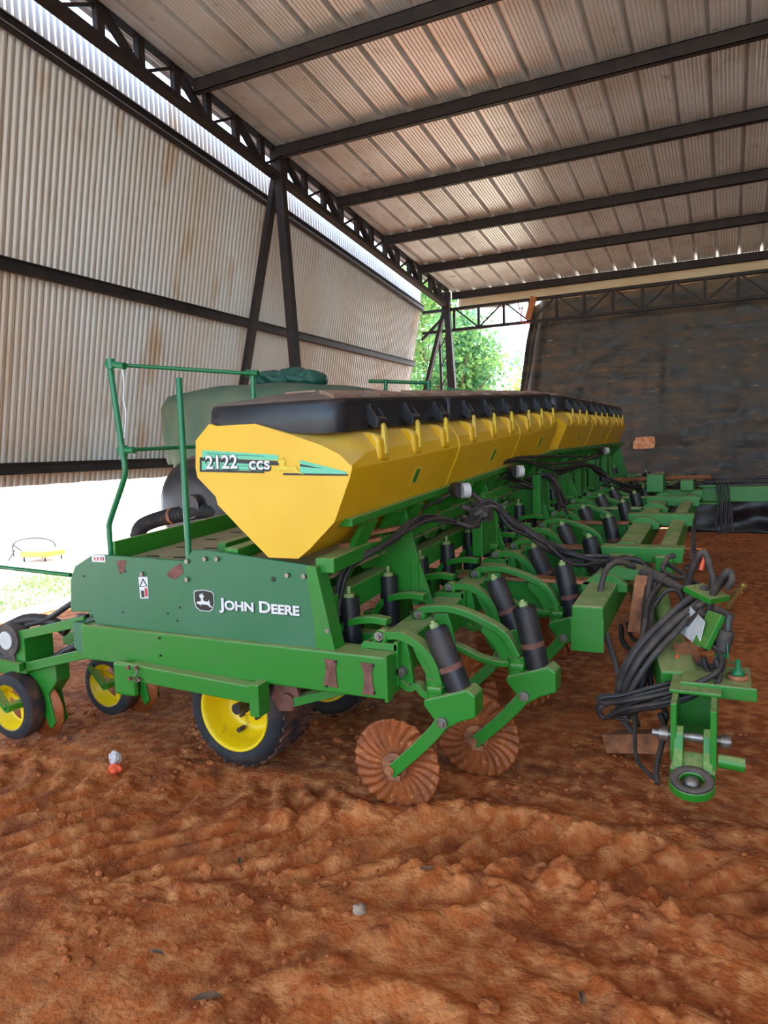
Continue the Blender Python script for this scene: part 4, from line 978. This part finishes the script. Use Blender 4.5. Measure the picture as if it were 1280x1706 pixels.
MB().grid(cover, rng(0, 1, 140), range(10)).build('canvas_cover', TARPG, tk, solid=.01)
c = at(482, 633, 5.9)
def roll(u, v):
    a = v * math.tau; p = V((math.cos(a), 0, math.sin(a))); t = u * 2 - 1
    env = (1 - abs(t) ** 5) ** .5 if abs(t) < 1 else 0
    q = V((t * 2.0, math.cos(a), math.sin(a)))
    w_ = env * (1 + .30 * noise.noise(q * 1.5) + .12 * noise.noise(q * 4))
    return (c.x + t * .40, c.y + math.cos(a) * w_ * .20, c.z + math.sin(a) * w_ * .10 - .015 * t + .02 * noise.noise(V((t * 3, 0, 0))))
MB().grid(roll, rng(0, 1, 60), rng(0, 1, 40)).build('rolled_canvas', TARPG2, tk)
wc = at(342, 842, 4.75); b = MB(); b.lathe([(.001,-.14),(.16,-.15),(.33,-.14),(.40,-.10),(.43,-.02),(.43,.12),(.39,.2),(.001,.22)], wc, 48); b.cyl(wc + V((0,-.2,0)), wc + V((0,.1,0)), .10, 20)
b.build('blower_housing', BLACKP, tk)
MB().beam((-4.18, 6.15, .2), (-4.18, 6.15, 1.05), .2, .2).box(-4.9, -2.9, 5.5, 6.9, .92, 1.02).box(-4.6, -3.0, 4.75, 4.9, .86, .94).beam((-3.6, 4.85, .9), (-3.6, 6.0, .95), .10, .10).build('tank_frame', GREEN, tk)
hp = [at(228,895,4.6), at(236,878,4.6), at(255,868,4.6), at(285,860,4.6), at(330,852,4.6), at(380,852,4.7)]
o = tk; MB().hose(hp, .062, 16).build('suction_hose', RUBBER, tk)
for i, p in enumerate(spline(hp, 6)[::1]):
    pass
q = spline(hp, 8); 
for i in range(4, len(q) - 10, 1): MB().tube([q[i], q[i] + (q[i+1] - q[i]).normalized() * .012], .066, 16).build('hose_ring', RUBBER, o)
i = 24; MB().tube([q[i], q[i+1]], .068, 16).build('hose_clamp', RUSTB, o)

# ------------------------------------------------------------------ outside
def tree(x, y, h, r, n, lab, c1, c2, seed):
    rd = random.Random(seed); t = empty('tree', (x, y, 0), lab, 'tree', 'trees outside')
    b = MB().tube([(x, y, 0), (x + .1, y, h * .35), (x - .1, y + .1, h * .8)], .16, 8, r1=.05)
    for k in range(9):
        a = rd.uniform(0, 6.28); z = h * rd.uniform(.2, .7); b.tube([(x, y, z), (x + math.cos(a) * r * .5, y + math.sin(a) * r * .5, z + h * .12), (x + math.cos(a) * r * .9, y + math.sin(a) * r * .9, z + h * .2)], .05, 6, r1=.015)
    b.build('trunk', BARK, t)
    lf = mixed('leaves_%d' % seed, c1, c2, 2.0, .35, .65, .6); bs = lf.node_tree.nodes['Principled BSDF']; bs.inputs['Transmission Weight'].default_value = 0
    tr_ = lf.node_tree.nodes.new('ShaderNodeBsdfTranslucent'); ms = lf.node_tree.nodes.new('ShaderNodeMixShader'); ms.inputs[0].default_value = .4
    L = lf.node_tree.links.new; out = lf.node_tree.nodes['Material Output']
    mixn = [q for q in lf.node_tree.nodes if q.type == 'MIX'][0]
    L(mixn.outputs[2], tr_.inputs[0]); L(bs.outputs[0], ms.inputs[1]); L(tr_.outputs[0], ms.inputs[2]); L(ms.outputs[0], out.inputs[0])
    cl = [(V((rd.gauss(0, .45), rd.gauss(0, .45), 0)) * r, rd.uniform(.12, .98)) for _ in range(46)]
    f = MB(); vs = []; fs = []
    for i in range(n):
        o, zz = cl[rd.randrange(len(cl))]; k = (1 - (zz - .5) ** 2 * 2.0)
        p = V((x, y, zz * h)) + o * k + V((rd.gauss(0, .32), rd.gauss(0, .32), rd.gauss(0, .3)))
        u = V((rd.gauss(0, 1), rd.gauss(0, 1), rd.gauss(0, 1))).normalized(); w_ = u.orthogonal().normalized(); s = rd.uniform(.06, .12)
        j = len(vs); vs += [p - u * s, p + w_ * s * .5, p + u * s, p - w_ * s * .5]; fs.append((j, j+1, j+2, j+3))
    f.add(vs, fs); f.build('foliage', lf, t, fixn=False)
tree(-9.9, 24.0, 9, 1.9, 12000, 'tall loose green tree seen through the opening, beside the far column', (86,140,70), (150,180,90), 1)
tree(-7.3, 20.5, 5.6, 1.25, 9000, 'mid green leafy tree in the centre of the back opening', (60,120,76), (130,170,84), 2)
tree(-14.8, 25.5, 8.5, 1.5, 7000, 'green tree glimpsed left of the far column past the wall edge', (80,130,60), (150,175,80), 3)
tree(-6.6, 26, 3.9, 1.0, 4500, 'low yellowish bush-like tree at the foot of the black tarpaulin edge', (150,170,60), (190,190,100), 4)
tree(-11.0, 31.5, 8.2, 2.4, 8000, 'pale bluish green tree furthest back in the opening', (90,150,120), (140,180,130), 5)

# grass outside, one patch nobody could count
gr = MB(); vs = []; fs = []; rd = random.Random(5)
for i in range(16000):
    x, y = rd.uniform(-9.7, -7.2), rd.uniform(3.5, 8.6)
    if noise.noise(V((x * .9, y * .9, 2))) + .35 - abs(y - 6.0) * .12 < rd.uniform(0, .55): continue
    h = rd.uniform(.02, .07); a = rd.uniform(0, 6.28); d = V((math.cos(a), math.sin(a), 0)) * .008; l = V((rd.gauss(0, .02), rd.gauss(0, .02), h)); p = V((x, y, .01))
    j = len(vs); vs += [p - d, p + d, p + l]; fs.append((j, j+1, j+2))
gr.add(vs, fs); tag(gr.build('grass', mixed('grass_blades', (110,170,80), (150,180,100), 3, .4, .6, .7), fixn=False), 'short bright green grass growing outside under the raised wall', 'grass', kind='stuff')
ct = empty('garden_cart', (-10.4, 8.0, .02), 'small cart with an orange tray and bent tube handle standing outside', 'cart')
b = MB(); b.prism_z([(-10.55, 7.85), (-10.05, 7.95), (-10.05, 8.35), (-10.55, 8.3)], .10, .20); b.build('tray', mixed('orange_tray', (214,150,60), (190,130,50), 5), ct, bevel=.02)
b = MB().hose([(-10.75, 7.9, .1), (-10.72, 7.9, .33), (-10.3, 7.95, .42), (-9.95, 8.0, .38), (-9.85, 8.0, .28)], .012).cyl((-10.9, 7.9, .02), (-10.7, 7.9, .22), .012).cyl((-10.75, 7.9, .3), (-10.6, 8.0, .15), .012); b.build('handle', HOSE, ct)
b = MB()
for x, y in ((-10.5, 7.9), (-10.1, 7.98), (-10.1, 8.3), (-10.5, 8.25)): b.cyl((x, y, .02), (x, y, .12), .015)
b.build('leg', HOSE, ct)

# ------------------------------------------------------------------ things lying on the soil
def lump(c, s, sq, seed, n=2):
    bm = bmesh.new(); bmesh.ops.create_icosphere(bm, subdivisions=n, radius=1)
    vs = []
    for v in bm.verts:
        k = 1 + .35 * noise.noise(v.co * 1.6 + V((seed * 3.3, 0, 0))) + .12 * noise.noise(v.co * 5 + V((0, seed, 0)))
        vs.append(V(c) + V((v.co.x * k * s, v.co.y * k * s * .85, v.co.z * k * s * sq)))
    fs = [tuple(v.index for v in f.verts) for f in bm.faces]; bm.free(); return vs, fs
rd = random.Random(11); cl = MB()
lt0 = atz(190, 1284)
for i in range(4200):
    x, y = rd.uniform(-4.2, 1.2), rd.uniform(1.3, 4.6)
    dens = noise.noise(V((x * 1.7 + 9, y * 1.7 + 3, 0)))
    if dens < rd.uniform(-.25, .35): continue
    if (x - lt0.x) ** 2 + (y - lt0.y) ** 2 < .04: continue
    s = min(.035, .004 + rd.expovariate(1 / .005)); vs, fs = lump((x, y, ground_h(x, y) + s * .15), s, .75, i, 1); cl.add(vs, fs, False)
tag(cl.build('soil_clods', CLOD, fixn=False), 'crumbled red soil clods scattered over the ground', 'soil clods', kind='stuff')
GREY = mixed('grey_stone', (168,144,118), (130,104,84), 20, .4, .7, .8, bump=.3)
for px, py, s, mt, nm, lab in ((600,1522,.026,GREY,'stone','small grey stone lying alone in the middle foreground soil'),
        (815,1680,.034,CLOD,'flat_clod','flat pale soil cake at the bottom edge of the picture'),
        (910,1375,.034,CLOD,'flat_clod','squarish pale clod on the ridge right of the front discs'),
        (180,1335,.03,CLOD,'flat_clod','small squarish clod on the soil at the left, in front of the wheel')):
    p = atz(px, py); p.z = ground_h(p.x, p.y); vs, fs = lump(p + V((0,0,s*.3)), s, .5 if nm != 'stone' else .9, px, 3)
    tag(MB().add(vs, fs, True).build(nm, mt), lab, 'stone' if nm == 'stone' else 'clod')
LEAF = mixed('dry_leaf', (92,66,46), (126,96,68), 20, .4, .7, .8)
for px, py, a, lab in ((712,1466,.5,'dark dry leaf on the soil left of the broken ridge'), (262,1590,.1,'small grey dry leaf in the lower left soil'),
        (345,1680,.6,'long curled dry leaf at the bottom edge of the picture'), (400,1437,2.2,'small dark twig-like leaf on the tyre track'), (970,1668,1.9,'dark dry leaf at the bottom right')):
    p = atz(px, py); p.z = ground_h(p.x, p.y) + .012; d = V((math.cos(a), math.sin(a), 0)); e = V((-d.y, d.x, 0)); L_ = .05 if px == 345 else .03
    b = MB().add([p - d * L_, p - d * L_ * .4 + e * L_ * .3 + V((0,0,.006)), p + d * L_ * .4 + e * L_ * .28 + V((0,0,.008)), p + d * L_, p + d * L_ * .4 - e * L_ * .28 + V((0,0,.008)), p - d * L_ * .4 - e * L_ * .3 + V((0,0,.006)), p - d * L_ * .4, p + d * L_ * .4],
          [(0,1,6),(1,2,7,6),(2,3,7),(0,6,5),(6,7,4,5),(7,3,4)]); tag(b.build('dry_leaf', LEAF, solid=.001), lab, 'leaf', 'dry leaves')
lt = atz(190, 1284); lt.z = ground_h(lt.x, lt.y)
pk = empty('plastic_wrapper', lt, 'crumpled clear and orange-red plastic wrapper on the soil in front of the left wheels', 'litter')
vs, fs = lump(lt + V((.012,0,.025)), .036, .8, 3, 3); MB().add(vs, fs).build('red_part', ORANGE, pk)
vs, fs = lump(lt + V((-.02,.03,.065)), .036, 1.1, 8, 3)
MB().add(vs, fs).build('clear_part', mixed('cloudy_plastic', (200,190,186), (170,150,140), 30, rough=.2), pk)
